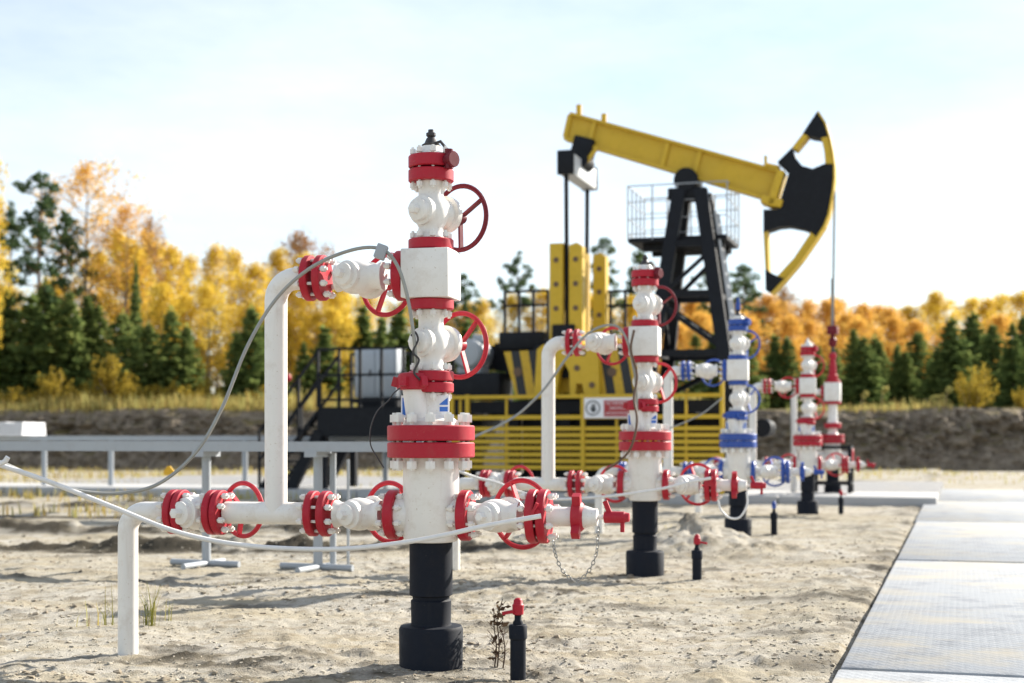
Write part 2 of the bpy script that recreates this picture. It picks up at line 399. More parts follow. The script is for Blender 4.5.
def pair(root, c, ax, R, th, gap, nb=8, mat='red', k=1.0):
    c = Vector(c); ax = Vector(ax).normalized(); d = (th+gap)/2
    disc(root, c-ax*d, ax, R, th, mat)
    f = disc(root, c+ax*d, ax, R, th, mat)
    x, y, z = frame_of(ax); L = 2*th+gap+.085
    for i in range(nb):
        a = 2*PI*(i+.5)/nb; o = put('bolt', bolt_mesh(L, k), f, c+(x*math.cos(a)+y*math.sin(a))*R*.8)
        o.rotation_mode = 'QUATERNION'; o.rotation_quaternion = ax.to_track_quat('Z', 'Y')
def wheel(parent, c, axis, R, phase=0., mat='red'):
    b = MB(); b.torus(c, axis, R, .0135, 44, 8); x, y, z = frame_of(axis); c = Vector(c)
    b.lathe(c-z*.02, z, [(0,.026), (.003,.03), (.04,.03), (.043,.026)], 16)
    for i in range(3):
        d = x*math.cos(phase+i*2*PI/3)+y*math.sin(phase+i*2*PI/3)
        b.bar(c+d*.02, c+d*R, .012, .030, z)
    return b.build('handwheel', mat, parent)
def valve(root, c, ax, h0, h1, stem, R=.165, k=1.0, reach=.36, phase=.4, mat='red', tail=True):
    c = Vector(c); ax = Vector(ax).normalized(); stem = Vector(stem).normalized(); n = .066*k
    b = MB(); b.lathe(c-ax*h0, ax, [(0, n*1.18), (.016, n*1.14), (.03, n), (h0-.080*k, n), (h0-.06*k, .078*k), (h0-.03*k, .088*k), (h0, .091*k), (h0+.03*k, .088*k), (h0+.06*k, .078*k), (h0+.08*k, n), (h0+h1-.03, n), (h0+h1-.016, n*1.14), (h0+h1, n*1.18)], 28)
    b.lathe(c-stem*.125*k, stem, [(0, .046*k), (.008, .058*k), (.035*k, .060*k), (.04*k, .076*k), (.235*k, .078*k)], 28)
    if tail: b.lathe(c-stem*.165*k, stem, [(0, .02*k), (.004, .026*k), (.045*k, .026*k)], 6)
    v = b.build('valve_body', 'white', root)
    b = MB(); b.lathe(c+stem*.105*k, stem, [(0, .08*k), (.004, .098*k), (.022*k, .098*k), (.024*k, .094*k), (.044*k, .094*k), (.048*k, .075*k), (.07*k, .052*k), (reach-.14*k, .030*k), (reach-.112*k, .016)], 28)
    b.build('bonnet', 'white', v)
    b = MB(); b.lathe(c+stem*(reach-.04), stem, [(0, .013), (.07, .013), (.072, .008)], 10); b.build('stem', 'steel', v)
    wheel(v, c+stem*reach, stem, R, phase, mat)
    return v
def bend(p, c, r, a0, a1, n=10):               # arc in the local xz plane
    return [Vector((c[0]+r*math.cos(a0+(a1-a0)*i/n), 0, c[1]+r*math.sin(a0+(a1-a0)*i/n))) for i in range(n+1)]

def make_wellhead():
    W = empty('wellhead'); X, Zz = Vector((1,0,0)), Vector((0,0,1))
    MB().lathe((0,0,-.12), Zz, [(0,.165),(.312,.168),(.328,.160),(.332,.108),(.345,.104),(.46,.106),(.468,.097),(.482,.097),(.49,.113),(.79,.113)], 40).build('surface_casing', 'black', W)
    zc, zt = .787, 2.044
    b = MB(); b.lathe((0,0,.645), Zz, [(0,.11),(.006,.136),(.03,.146),(.42,.147),(.445,.150)], 44)
    b.cyl((-.19,0,zc),(.19,0,zc), .098, 28); b.build('casing_spool', 'white', W)
    disc(W, (0,0,1.128), Zz, .229, .080)
    f = disc(W, (0,0,1.216), Zz, .229, .080)
    for i in range(12):
        a = 2*PI*(i+.5)/12; put('bolt', bolt_mesh(.30, 1.65), f, (math.cos(a)*.190, math.sin(a)*.190, 1.172))
    # adapter with the slanted cable port and its red union
    b = MB(); b.lathe((0,0,1.25), Zz, [(0,.150),(.03,.145),(.055,.10),(.075,.085),(.175,.083)], 32); ad = b.build('adapter_neck', 'white', W)
    MB().cyl((-.045,-.07,1.25),(-.068,-.085,1.45), .060, 24).build('cable_port', 'white', W)
    b = MB(); c = Vector((-.068,-.085,1.44)); b.lathe(c, Zz, [(0,.078),(.006,.088),(.062,.088),(.085,.075),(.09,.05),(.055,.03)], 28)
    for i in range(6):
        a = i*PI/3+.3; d = Vector((math.cos(a), math.sin(a), 0)); b.bar(c+d*.075+Vector((0,0,.035)), c+d*.112+Vector((0,0,.045)), .035, .05)
    b.build('cable_union', 'red', W)
    for sx, py in ((.082, -.052), (-.125, -.06)):
        p = MB(); p.box((sx, py, 1.355), (.062 if sx > 0 else .04, .004, .115)); pl = p.build('label_plate', 'whitemark', W)
        q = MB(); y0 = py-.0045
        if sx > 0:
            q.prism([(sx-.026,1.362),(sx+.024,1.362),(sx+.024,1.400)], y0, y0+.0015); q.prism([(sx-.026,1.328),(sx+.024,1.328),(sx+.024,1.352),(sx-.026,1.352)], y0, y0+.0015)
        else: q.prism([(sx-.012,1.31),(sx+.012,1.31),(sx+.012,1.40),(sx-.012,1.40)], y0, y0+.0015)
        q.build('printing', 'bluemark', pl)
    pair(W, (0,0,1.484), Zz, .119, .053, .006)
    valve(W, (0,0,1.69), Zz, .148, .168, STEM, .172, 1.0, .255, .2)
    disc(W, (0,0,1.888), Zz, .119, .055, nb=8, L=.14)
    MB().box((0,0,2.044), (.256,.256,.254), None, .006).build('cross_block', 'white', W)
    disc(W, (0,0,2.202), Zz, .119, .056, nb=8, L=.14)
    valve(W, (0,0,2.375), Zz, .145, .155, STEM, .172, 1.0, .255, .5, 'dark_shaded_red')  # upper handwheel: backlit shade put into its deeper red
    pair(W, (0,0,2.598), Zz, .119, .064, .009, 8)
    b = MB(); b.lathe((0,0,2.666), Zz, [(0,.10),(.006,.085),(.03,.062),(.05,.05)], 24); b.build('tree_cap', 'white', W)
    # gauge fitting and needle valve on top
    b = MB(); b.lathe((0,0,2.705), Zz, [(0,.046),(.02,.05),(.028,.036),(.055,.024),(.06,.018),(.068,.026),(.082,.026),(.086,.016),(.10,.015),(.102,.006)], 12)
    b.tube([(.02,-.02,2.725),(.06,-.03,2.735),(.085,-.035,2.705),(.10,-.04,2.65)], .009, 8); b.build('gauge_fitting', 'dark_steel', W)
    b = MB(); d = Vector((.86,-.5,0)); b.cyl(Vector((0,0,2.63))+d*.09, Vector((0,0,2.63))+d*.165, .030, 14, .004); b.cyl(Vector((0,0,2.63))+d*.155, Vector((0,0,2.63))+d*.175, .042, 14, .004)
    b.cyl((.115,-.065,2.585),(.115,-.065,2.685), .022, 12); b.build('bleed_valve', 'dark_shaded_red', W)
    # top wing: flange, valve, flanges, elbow and riser
    disc(W, (-.158,0,zt), X, .132, .052, nb=8, L=.14)
    valve(W, (lx(356),0,zt), X, .105, .155, Vector((.33,.93,-.06)), .165, 1., .27, .9)
    pair(W, ((lx(323)+lx(309))/2,0,zt), X, .122, .040, .030, 8)
    xr = lx(276); x2 = lx(303)
    pts = [Vector((x2+.02,0,zt))]+bend(None, (xr+.115, zt-.115), .115, PI/2, PI)+[Vector((xr,0,1.2)), Vector((xr,0,zc))]
    MB().tube(pts, .0605, 22).build('riser_pipe', 'white', W)
    # bottom left wing
    disc(W, (-.205,0,zc), X, .130, .052, nb=8, L=.14)
    valve(W, (lx(359),0,zc), X, .130, .125, STEM, .160, .96, .25, .1)
    pair(W, ((lx(312)+lx(328))/2,0,zc), X, .122, .042, .030, 8)
    MB().cyl((lx(306),0,zc),(lx(226),0,zc), .060, 22).build('wing_pipe', 'white', W)
    pair(W, ((lx(221)+lx(213))/2,0,zc), X, .122, .040, .005, 8)
    xv = (lx(213)+lx(184))/2-.005
    valve(W, (xv,0,zc), X, .082, .080, STEM, .150, 1.08, .34, .75)
    pair(W, ((lx(184)+lx(173))/2,0,zc), X, .122, .040, .005, 8)
    xd = lx(128); r = .105
    pts = [Vector((lx(172),0,zc))]+bend(None, (xd+r, zc-r), r, PI/2, PI)+[Vector((xd,0,.3)), Vector((xd,0,-.15))]
    MB().tube(pts, .0545, 22).build('drop_pipe', 'white', W)
    # bottom right wing: valve, flanges, red hammer union, capped end and needle valve
    disc(W, (.188,0,zc), X, .132, .052, nb=8, L=.15)
    valve(W, (lx(496),0,zc), X, .135, .125, STEM, .178, .96, .235, 1.2)
    pair(W, (lx(539),0,zc), X, .140, .045, .012, 8)
    b = MB(); x0 = lx(547); b.lathe((x0,0,zc), X, [(0,.075),(.02,.06),(.04,.050),(.15,.050),(.15,.058),(.20,.058),(.225,.050),(.245,.044),(.262,.044),(.266,.012),(.31,.012)], 24); b.build('end_spool', 'white', W)
    c = Vector((lx(572),0,zc)); b = MB(); b.lathe(c, X, [(0,.06),(.004,.076),(.05,.076),(.062,.064)], 28)
    for i in range(3):
        a = .5*PI+.35+i*2*PI/3; d = Vector((0, math.cos(a), math.sin(a))); b.bar(c+d*.06+X*.03, c+d*.122+X*.03, .05, .042, X)
    b.build('hammer_union', 'red', W)
    c = Vector((lx(600)+.02,0,zc)); b = MB(); b.lathe(c, X, [(0,.02),(.004,.030),(.105,.030),(.11,.026),(.13,.022),(.132,.01)], 16)
    b.bar(c+X*.03+Vector((0,0,.02)), c+Vector((.005,0,.082)), .018, .024); b.cyl(c+X*.095-Vector((0,0,.02)), c+X*.095-Vector((0,0,.075)), .011, 10)
    b.build('needle_valve', 'red', W)
    c = Vector((lx(541),-.146,zc+.02)); b = MB(); b.cyl(c, c+Vector((.0,.02,0)), .028, 14); b.bar(c+Vector((-.01,.0,.0)), c+Vector((.012,-.004,.055)), .02, .014); b.build('cable_clamp', 'red', W)
    return W
W1 = make_wellhead(); index_children()
W1.location = (*WELLS[0], 0); W1.rotation_euler.z = WRZ
BLUE = {'red_paint': M['blue'], 'dark_red_paint': M['blue']}
PALE = {'dark_fittings': M['white'], 'dark_red_paint': M['red']}
WL = ['large white wellhead with red flanges and handwheels in the foreground, nearest the camera',
      'white wellhead with red flanges and brown cable standing in front of the warning sign',
      'white wellhead with blue flanges and blue handwheels beside the sand mound',
      'small white wellhead with red flanges beyond the blue one, in front of the pumping well']
wells = [W1]
for i in (1, 2, 3):
    c = copy_tree(W1, None, {2: BLUE, 3: PALE}.get(i)); c.location = (*WELLS[i], 0); wells.append(c)
for c, l in zip(wells, WL): tag(c, l, 'wellhead', 'wellheads in a row')
# blue spindle on top of the blue wellhead
MB().lathe((0,0,2.79), (0,0,1), [(0,.03),(.09,.03),(.092,.018),(.15,.018)], 12).build('spindle', 'blue', wells[2])

# ------------------------------------------------------------ stub posts with small valves
def make_stub():
    R = empty('valve_stub')
    MB().lathe((0,0,-.05), (0,0,1), [(0,.040),(.215,.040),(.222,.046),(.285,.047),(.291,.043),(.293,.02)], 24).build('pipe_stub', 'black', R)
    MB().lathe((0,0,.235), (0,0,1), [(0,.026),(.02,.026),(.03,.018),(.09,.018)], 14).build('nipple', 'black', R)
    b = MB(); b.lathe((0,0,.29), (0,0,1), [(0,.020),(.004,.028),(.052,.030),(.058,.024),(.075,.022),(.085,.014),(.087,.006)], 14)
    b.bar((-.01,-.005,.312), (-.085,-.02,.302), .012, .016); b.build('stub_valve', 'red', R)
    return R
st = make_stub(); index_children()
spots = [(518, 672, 'black pipe stub with a red valve beside the foreground wellhead, nearest the camera', None, 1.0, .2),
         (697, 580, 'short black pipe stub with a red valve right of the second wellhead', None, 1.0, 2.5),
         (774, 534, 'thin black pipe stub with a blue cap in the sand right of the blue wellhead', BLUE, 1.10, 1.),
         (841, 513, 'short black pipe stub with a red valve right of the farthest row wellhead', None, 1.0, 2.7)]
for i, (px, py, l, sw, k, rz) in enumerate(spots):
    o = st if i == 0 else copy_tree(st, None, sw); p = gp(px, py); o.location = (p.x, p.y, max(0, gz(p.x, p.y))); o.rotation_euler.z = rz; o.scale = (1, 1, k)
    tag(o, l, 'pipe stub', 'valve stubs beside the wells')

# ------------------------------------------------------------ cables, conduits and chains
def spline(P, n=14):
    out = []; P = [Vector(p) for p in P]; Q = [P[0]*2-P[1]]+P+[P[-1]*2-P[-2]]
    for i in range(1, len(Q)-2):
        a, b, c, d = Q[i-1:i+3]
        for k in range(n):
            t = k/n; out.append(.5*((2*b)+(c-a)*t+(2*a-5*b+4*c-d)*t*t+(3*b-a-3*c+d)*t**3))
    return out+[P[-1]]
def cable(name, path, r, mat, label, cat, seg=10):
    o = MB().tube(spline([at(*p) for p in path]), r, seg).build(name, mat, None, 60); return tag(o, label, cat)
g1 = cable('power_cable', [(417,384,7.33),(416,360,7.31),(413,330,7.29),(407,295,7.28),(397,265,7.28),(381,249,7.29),(352,250,7.32),(312,267,7.36),(277,298,7.40),(248,345,7.38),(222,408,7.34),(196,452,7.30),(160,483,7.25),(122,493,7.2),(80,491,7.1),(40,479,7.0),(5,464,6.9),(-40,447,6.8)], .0092, 'cable',
           'grey armoured cable arching over the foreground wellhead from its red union', 'cable')
b = MB(); p = at(381,250,7.29); b.box(p+Vector((0,0,-.01)), (.055,.06,.075), Matrix.Rotation(.35, 3, 'Y'), .006); b.build('cable_bracket', 'grey', g1)
b = MB(); q = [at(x, y, 7.295) for x, y in ((411,336),(415,332),(418,340),(413,352),(419,360),(414,372),(420,380))]; b.tube(spline(q, 6), .006, 6); b.build('frayed_binding', 'dark_steel', g1)
cable('white_conduit', [(541,516,7.02),(515,520.5,7.02),(480,527,7.04),(440,536,7.05),(400,543,7.06),(350,548.5,7.06),(300,549,7.04),(250,546,7.0),(205,539,6.97),(165,528,6.93),(120,510,6.9),(70,490,6.86),(30,475,6.82),(-40,452,6.75)], .0125, 'white_cable',
      'white conduit sagging from the foreground wellhead\'s right flange to the left edge', 'cable')
cable('white_conduit', [(8,457,6.6),(4,462,6.6),(-6,465,6.6),(-30,466,6.6),(-60,470,6.6)], .012, 'white_cable', 'short end of white conduit curling in at the left edge', 'cable')
cable('power_cable', [(637,412,12.32),(636,385,12.30),(632,360,12.29),(626,338,12.29),(616,326,12.29),(600,327,12.3),(584,337,12.3),(565,360,12.28),(545,388,12.25),(522,411,12.2),(500,425,12.1),(478,435,12.05),(440,452,12)], .0115, 'cable',
      'grey cable looping over the second wellhead\'s riser, seen before the yellow fence', 'cable')
cable('thin_cable', [(634,330,12.26),(631,350,12.26),(637,375,12.24),(634,398,12.2),(637,420,12.13),(632,445,12.12),(622,459,12.2),(606,470,12.3)], .011, 'brown_cable', 'brown cable hanging down the second wellhead over its big red flange', 'cable')
cable('white_conduit', [(711,478,11.95),(690,482,11.97),(660,489,11.95),(620,495,11.97),(585,498,12.0),(548,499,11.95),(520,492,11.9),(498,483,11.85),(478,478,11.8),(455,470,11.7)], .0125, 'white_cable',
      'white conduit running left from the second wellhead\'s right flange', 'cable')
cable('thin_cable', [(722,398,17.3),(700,415,17.2),(670,428,17.1),(640,437,17)], .009, 'cable', 'thin cable sloping left from the blue wellhead before the fence', 'cable')
cable('white_rope', [(718,500,11.75),(721,510,11.75),(730,518,11.75),(740,517,11.75),(747,505,11.75),(747,492,11.75)], .009, 'white_cable', 'white rope loop hanging from the second wellhead\'s capped end', 'rope')
cable('loose_wire', [(400,388,7.28),(394,393,7.26),(388,401,7.26),(379,409,7.26),(373,420,7.26),(370,433,7.26),(371,446,7.26),(377,457,7.26),(384,468,7.26)], .0035, 'dark_steel', 'thin loose wire dangling left of the foreground wellhead\'s large red flange', 'wire', 6)
def chain(path, label, r=.0078):
    P = spline([at(*p) for p in path], 30); L = [0]
    for a, b_ in zip(P, P[1:]): L.append(L[-1]+(b_-a).length)
    step = r*2.7; n = int(L[-1]/step); b = MB(); j = 0
    for i in range(n):
        s = (i+.5)*step
        while j < len(L)-2 and L[j+1] < s: j += 1
        t = (P[j+1]-P[j]).normalized(); c = P[j]+(P[j+1]-P[j])*((s-L[j])/max(1e-6, L[j+1]-L[j]))
        x, y, z = frame_of(t); nrm = x if i % 2 else y
        m = bmesh.new(); sub = MB(); sub.torus((0,0,0), (0,0,1), r, .0026, 10, 5)
        sx = Matrix((t*1.55, nrm.cross(t), nrm)).transposed().to_4x4(); sx.translation = c
        b.merge(sub.bm, sx)
    return tag(b.build('safety_chain', 'steel', None, 60), label, 'chain')
chain([(553,541,7.0),(556,556,7.0),(563,571,7.0),(576,581,7.0),(588,572,7.0),(596,555,7.0),(598,537,7.0),(599,524,7.0)], 'thin steel chain hanging in a loop from the foreground wellhead\'s right end')
# ------------------------------------------------------------ pumping well (the fifth) 
P5 = Vector((6.20, 27.5, 0))
def make_pumping_well():
    R = empty('pumping_wellhead', P5, -YAW); Zz = Vector((0,0,1)); X = Vector((1,0,0)); zf = .1
    MB().lathe((0,0,zf-.1), Zz, [(0,.16),(.3,.16),(.31,.12),(.68,.12)], 24).build('surface_casing', 'black', R)
    b = MB(); b.lathe((0,0,.72), Zz, [(0,.13),(.02,.15),(.40,.15)], 28); b.cyl((-.3,0,.88),(.34,0,.88), .08, 16); b.build('casing_spool', 'white', R)
    disc(R, (0,0,1.16), Zz, .22, .08); disc(R, (0,0,1.25), Zz, .22, .08)
    MB().lathe((0,0,1.29), Zz, [(0,.12),(.03,.09),(.16,.085)], 20).build('adapter_neck', 'white', R)
    disc(R, (0,0,1.46), Zz, .16, .10); MB().lathe((0,0,1.51), Zz, [(0,.11),(.05,.09),(.36,.085)], 20).build('tubing_spool', 'white', R)
    disc(R, (0,0,1.90), Zz, .16, .05); MB().box((0,0,2.11), (.30,.30,.36), None, .01).build('flow_tee', 'white', R); disc(R, (0,0,2.31), Zz, .15, .05)
    disc(R, (-.19,0,2.11), X, .13, .05); MB().tube([(-.2,0,2.11),(-.62,0,2.11)]+[(-.62-.12*math.sin(a), 0, 1.99+.12*math.cos(a)) for a in (.3,.6,.9,1.2,1.57)]+[(-.74,0,1.5),(-.74,0,.1)], .062, 16).build('flow_line', 'white', R)
    MB().lathe((0,0,2.33), Zz, [(0,.10),(.1,.10),(.12,.075),(.30,.065),(.42,.05),(.44,.075),(.52,.075),(.54,.03)], 20).build('stuffing_box', 'red', R)
    disc(R, (.36,0,.88), X, .14, .06)
    b = MB()
    for sx in (-.34, .34):
        for sy in (-.3, .3): b.box((sx, sy, .55), (.07, .07, 1.06))
    for z in (.35, 1.04):
        for s in (-.3, .3): b.box((0, s, z), (.61, .06, .06))
        for s in (-.34, .34): b.box((s, 0, z), (.06, .53, .06))
    b.build('guard_frame', 'navy', R)
    tag(R, 'pumping well with red stuffing box in a black frame, under the pump\'s horse head', 'wellhead')
make_pumping_well()

# ------------------------------------------------------------ pump jack
PZ = Vector((3.56, 28.3, 0)); PJ = empty('pumpjack', PZ, -YAW)
tag(PJ, 'large yellow and black oil pumpjack with tilted beam and curved horse head', 'pumpjack')
SZ = 6.35                                                  # height of the saddle bearing
TL = math.radians(17.2)
def uz(px, py, vv=0.0):                                    # local (u, z) on the plane v seen at (px, py)
    q = (px-512)/F; o = PZ+Vv*vv; u = (q*o.y-o.x)/(U.x-q*U.y); Y = o.y+u*U.y
    return (u, CAM_H-(py-HOR)/F*Y)
# walking beam: tapered I section
a0, a1 = uz(571,116), uz(566,138); b0, b1 = uz(784,175), uz(777.5,201)
mb = MB(); t = .055
L0 = Vector((a0[0],0,a0[1])); L1 = Vector((a1[0],0,a1[1])); R0 = Vector((b0[0],0,b0[1])); R1 = Vector((b1[0],0,b1[1]))
mb.prism([(L0.x,L0.z),(R0.x,R0.z),(R1.x,R1.z),(L1.x,L1.z)], -.05, .05)
for A, B, sg in ((L0, R0, 1), (L1, R1, -1)):
    n = Vector((-(B-A).z, 0, (B-A).x)).normalized()*sg
    mb.prism([(A.x,A.z),(B.x,B.z),(B.x+n.x*t,B.z+n.z*t),(A.x+n.x*t,A.z+n.z*t)], -.15, .15)
for f in (.0, .12, .47, .62, .985):
    A = L0.lerp(R0, f); B = L1.lerp(R1, f)
    for s in (-1, 1): mb.bar((A.x, s*.095, A.z), (B.x, s*.095, B.z), .09, .03, (0,1,0))
for px, py in ((579,108),(604,117)):
    u, z = uz(px, py+9); mb.box((u, 0, z+.1), (.10,.06,.3))
mb.build('walking_beam', 'yellow', PJ)
# beam nose: yellow bracket and pin block behind the horse head
mb = MB(); u, z = uz(777,190); mb.box((u,0,z), (.15,.5,.72), Matrix.Rotation(TL, 3, 'Y'), .02)
u, z = uz(773,203); mb.box((u,0,z), (.42,.5,.16), Matrix.Rotation(TL, 3, 'Y'), .02); u, z = uz(772,168); mb.box((u,0,z), (.30,.3,.12), Matrix.Rotation(TL, 3, 'Y'), .02)
u, z = uz(767,167); mb.cyl((u,-.2,z-.05),(u,-.2,z+.18), .03, 10); mb.build('head_bracket', 'yellow', PJ)
# horse head
HH = empty('horse_head'); HH.parent = PJ
def poly(pts): return [uz(x, y) for x, y in pts]
arc = [(817.8,114),(825,125.5),(829,139),(831.7,151),(834,167),(834,180),(832.6,193),(828.4,215.7),(824,227),(817,238),(801,261),(785,280),(772,293.7)]
hv = .20
mb = MB(); mb.prism(poly([(793,149.6),(797,160),(803,167.5),(813.5,170.5),(825.5,165.5),(834,166),(834,180),(832.6,193),(828.4,215.7),(824,227),(817,238),(812,233),(803,230),(790,227.5),(780,228.5),(764.6,233.5),(764.6,211),(778.5,211),(790,174),(778.5,164)]), -hv, hv)
mb.build('head_plate', 'navy', HH)
MB().prism(poly([(817.8,114),(825,125.5),(828.5,138),(821,140),(812,138.5),(804,135)]), -hv, hv).build('head_tip', 'navy', HH)
MB().prism(poly([(766.5,270),(774,275),(785,279.5),(772,293.7),(766.8,291)]), -hv, hv).build('head_tip', 'navy', HH)
for q in ([(804,135.3),(809,138),(797.5,152),(793,149.4)], [(822,139.8),(828.5,138.2),(831.7,151),(834,165.8),(826,165.3),(825,153)],
          [(764.6,233.7),(769,232.3),(770,272),(766.5,269.8)], [(812,233.2),(816.8,238.2),(801,261),(785.2,279.3),(778.5,277),(795,259)]):
    MB().prism(poly(q), -hv+.01, hv-.01).build('side_rib', 'yellow', HH)
# thin yellow rim round the arc
mb = MB(); A = poly(arc); C0 = uz(690,179)
for (p, q) in zip(A, A[1:]):
    d = lambda k, s: (C0[0]+(k[0]-C0[0])*s, C0[1]+(k[1]-C0[1])*s)
    mb.prism([d(p,1.002), d(q,1.002), d(q,1.014), d(p,1.014)], -hv-.02, hv+.02)
mb.build('head_rim', 'yellow', HH)
# bridle wires, carrier bar and polished rod
u5 = (P5-PZ).dot(U); v5 = (P5-PZ).dot(Vv); uR, zR = uz(833,190)
mb = MB()
for s in (-.10, .10): mb.tube([(uR+.03, s, zR),(u5, v5+s, 3.35)], .016, 6)
mb.build('bridle_wire', 'steel', PJ)
mb = MB(); mb.box((u5, v5, 3.3), (.20,.36,.16), None, .02); mb.lathe((u5,v5,2.98), (0,0,1), [(0,.05),(.05,.08),(.14,.08),(.18,.045),(.30,.045)], 14); mb.cyl((u5,v5,3.36),(u5,v5,3.52), .045, 12); mb.build('carrier_bar', 'dark_shaded_red', PJ)
mb = MB(); mb.cyl((u5,v5,2.6),(u5,v5,4.3), .033, 10); mb.build('polished_rod', 'dark_steel', PJ)
# saddle bearing and A-frame post
u, z = uz(688,182); mb = MB(); mb.cyl((u,-.3,z),(u,.3,z), .24, 24, .02); mb.box((u,0,z-.26), (.72,.56,.22), None, .02); mb.build('saddle_bearing', 'navy', PJ)
PO = empty('samson_post'); PO.parent = PJ
tl, tr = uz(683,192), uz(702,192); bl, br = uz(655,396), uz(738,396); ZB = 1.95
legs = {}
for s in (-1, 1):
    for nme, T, B in (('l', tl, bl), ('r', tr, br)):
        a = Vector((T[0]-.02 if nme == 'l' else T[0]+.02, s*.26, T[1])); b = Vector((B[0], s*.95, ZB)); legs[(nme, s)] = (a, b)
        MB().bar(a, b, .26, .17, (0,1,0)).build('leg', 'navy', PO)
mb = MB()
def pt(k, f): return legs[k][0].lerp(legs[k][1], f)
for f in (.26, .50, .78):
    for s in (-1, 1): mb.bar(pt(('l',s),f), pt(('r',s),f), .13, .13)
    for k in 'lr': mb.bar(pt((k,-1),f), pt((k,1),f), .10, .10)
for s in (-1, 1):
    mb.bar(pt(('l',s),.50), pt(('r',s),.30), .08, .08); mb.bar(pt(('l',s),.55), pt(('r',s),.76), .10, .10); mb.bar(pt(('l',s),.97), pt(('r',s),.80), .10, .10)
for k in 'lr': mb.bar(pt((k,-1),.52), pt((k,1),.76), .08, .08)
mb.build('brace', 'navy', PO)
# ladder on the right legs
mb = MB(); a, b = pt(('r',-1),.1)+Vector((.20,.15,0)), pt(('r',-1),1)+Vector((.20,.2,0)); off = Vector((0,.40,0))
mb.bar(a, b, .04, .04); mb.bar(a+off, b+off, .04, .04)
for i in range(16): f = i/15; mb.cyl(a.lerp(b, f), a.lerp(b, f)+off, .014, 6)
mb.build('ladder', 'lightgrey', PJ)
# working platform round the post
ul, zd = uz(629,238,-.2); ur, _ = uz(731,238,.2); zd = 5.16
mb = MB()
VN, VF = -.30, 1.25
mb.box(((ul+ur)/2, (VN+VF)/2, zd), (ur-ul, VF-VN, .09))
for s in (.0,.9): mb.bar((ul+.25, s, zd-.12), (ur-.1, s, zd-.12), .12, .14, (0,0,1))
mb.bar((ul+.45,.5,zd-.1), pt(('l',1),.36), .09, .09); mb.bar((ur-.1,.5,zd-.1), pt(('r',1),.36), .09, .09)
PL = mb.build('work_platform', 'navy', PJ)
mb = MB(); cs = [(ur,VN),(ur,VF),(ul,VF),(ul,VN)]
for i in range(4):
    a, b = cs[i], cs[(i+1)%4]; n = 3 if i == 0 else 4
    for k in range(n):
        f = k/n; p = (a[0]+(b[0]-a[0])*f, a[1]+(b[1]-a[1])*f); mb.cyl((*p, zd), (*p, zd+1.08), .016, 8)
    for h in (.12, .42, .76, 1.08): mb.cyl((*a, zd+h), (*b, zd+h), .010 if h < 1 else .014, 6)
mb.build('railing', 'grey', PL)
# tail bearing, equaliser and pitman arms
u, z = uz(583,152); mb = MB(); mb.box((u,0,z-.0), (.42,.42,.55), Matrix.Rotation(TL, 3, 'Y'), .03); mb.cyl((u,-.3,z-.2),(u,.3,z-.2), .17, 16); mb.build('tail_bearing', 'navy', PJ)
mb = MB(); a = uz(600,149); b = uz(588,165); mb.bar((a[0],-.2,a[1]),(b[0],-.2,b[1]), .07, .07); mb.build('tail_strut', 'yellow', PJ)
ue, ze = uz(578,172); EV = .84
mb = MB(); mb.box((ue,0,ze), (.30, 2*EV+.2, .42), None, .02); eq = mb.build('equaliser', 'lightgrey', PJ)
for s in (-1, 1): MB().box((ue,s*(EV+.12),ze+.02), (.34,.08,.48), None, .02).build('end_plate', 'navy', eq)
ZC = 2.55
for s in (-1, 1):
    uu = ue-.02; MB().cyl((uu, s*EV, ze-.1), (uu-.02*s, s*EV, 3.25), .045, 12).build('pitman', 'navy', PJ)
# cranks with holed yellow counterweight plates
def crank(v, u0, top, name='crank'):
    R = MB(); w = .27; g = .13
    for s in (-1, 1):
        c = u0+s*(w/2+g/2)
        R.prism([(c-w/2, ZC-.45), (c+w/2, ZC-.45), (c+w/2, top-.08 if s > 0 else top), (c+.02, top), (c-w/2, top-.05 if s > 0 else top)], v-.14, v+.14)
    R.box((u0,v+.02,ZC), (.9,.26,.9), None, .04)
    k = R.build(name, 'yellow', PJ)
    for s in (-1, 1):
        c = u0+s*(w/2+g/2)
        for i in range(4): MB().cyl((c, v-.147, ZC+.75+i*.48), (c, v-.10, ZC+.75+i*.48), .055, 14).build('hole', 'brown_cable', k)
    return k
k1 = crank(-EV-.0, ue+.01, uz(557,243,-1)[1]); k2 = crank(EV, ue+.07, uz(594,255,1)[1])
b = MB(); b.box((ue-.03,-EV-.16,3.28), (.46,.12,.36), None, .03); b.build('crank_pin_bearing', 'navy', k1)
# counterweight body in front of the crank shaft, gearbox, striped guards
mb = MB(); mb.prism([uz(x, y, -1.22) for x, y in ((539,350),(545,345),(600,345),(601,396),(586,396),(584,384),(578,384),(577,396),(572,396),(571,372),(566,363),(561,372),(558,396),(536,396))], -1.36, -1.14)
cw = mb.build('counterweight', 'yellow', PJ)
mb = MB()
for px, py in ((553,352),(583,353),(551,384),(592,385),(577,368)):
    u, z = uz(px, py, -1.36); mb.cyl((u,-1.375,z),(u,-1.34,z), .06, 12)
mb.build('bolt_head', 'brown_cable', cw)
for pts in (((505,352),(541,350),(541,395),(517,396)), ((599,346),(640,346),(648,396),(600,396))):
    g = MB().prism([uz(x, y, -1.12) for x, y in pts], -1.20, -1.08).build('striped_guard', 'stripes', PJ)
    u, z = uz(pts[0][0]+13, 372, -1.2); MB().cyl((u,-1.23,z),(u,-1.19,z), .09, 14).build('guard_bolt', 'brown_cable', g)
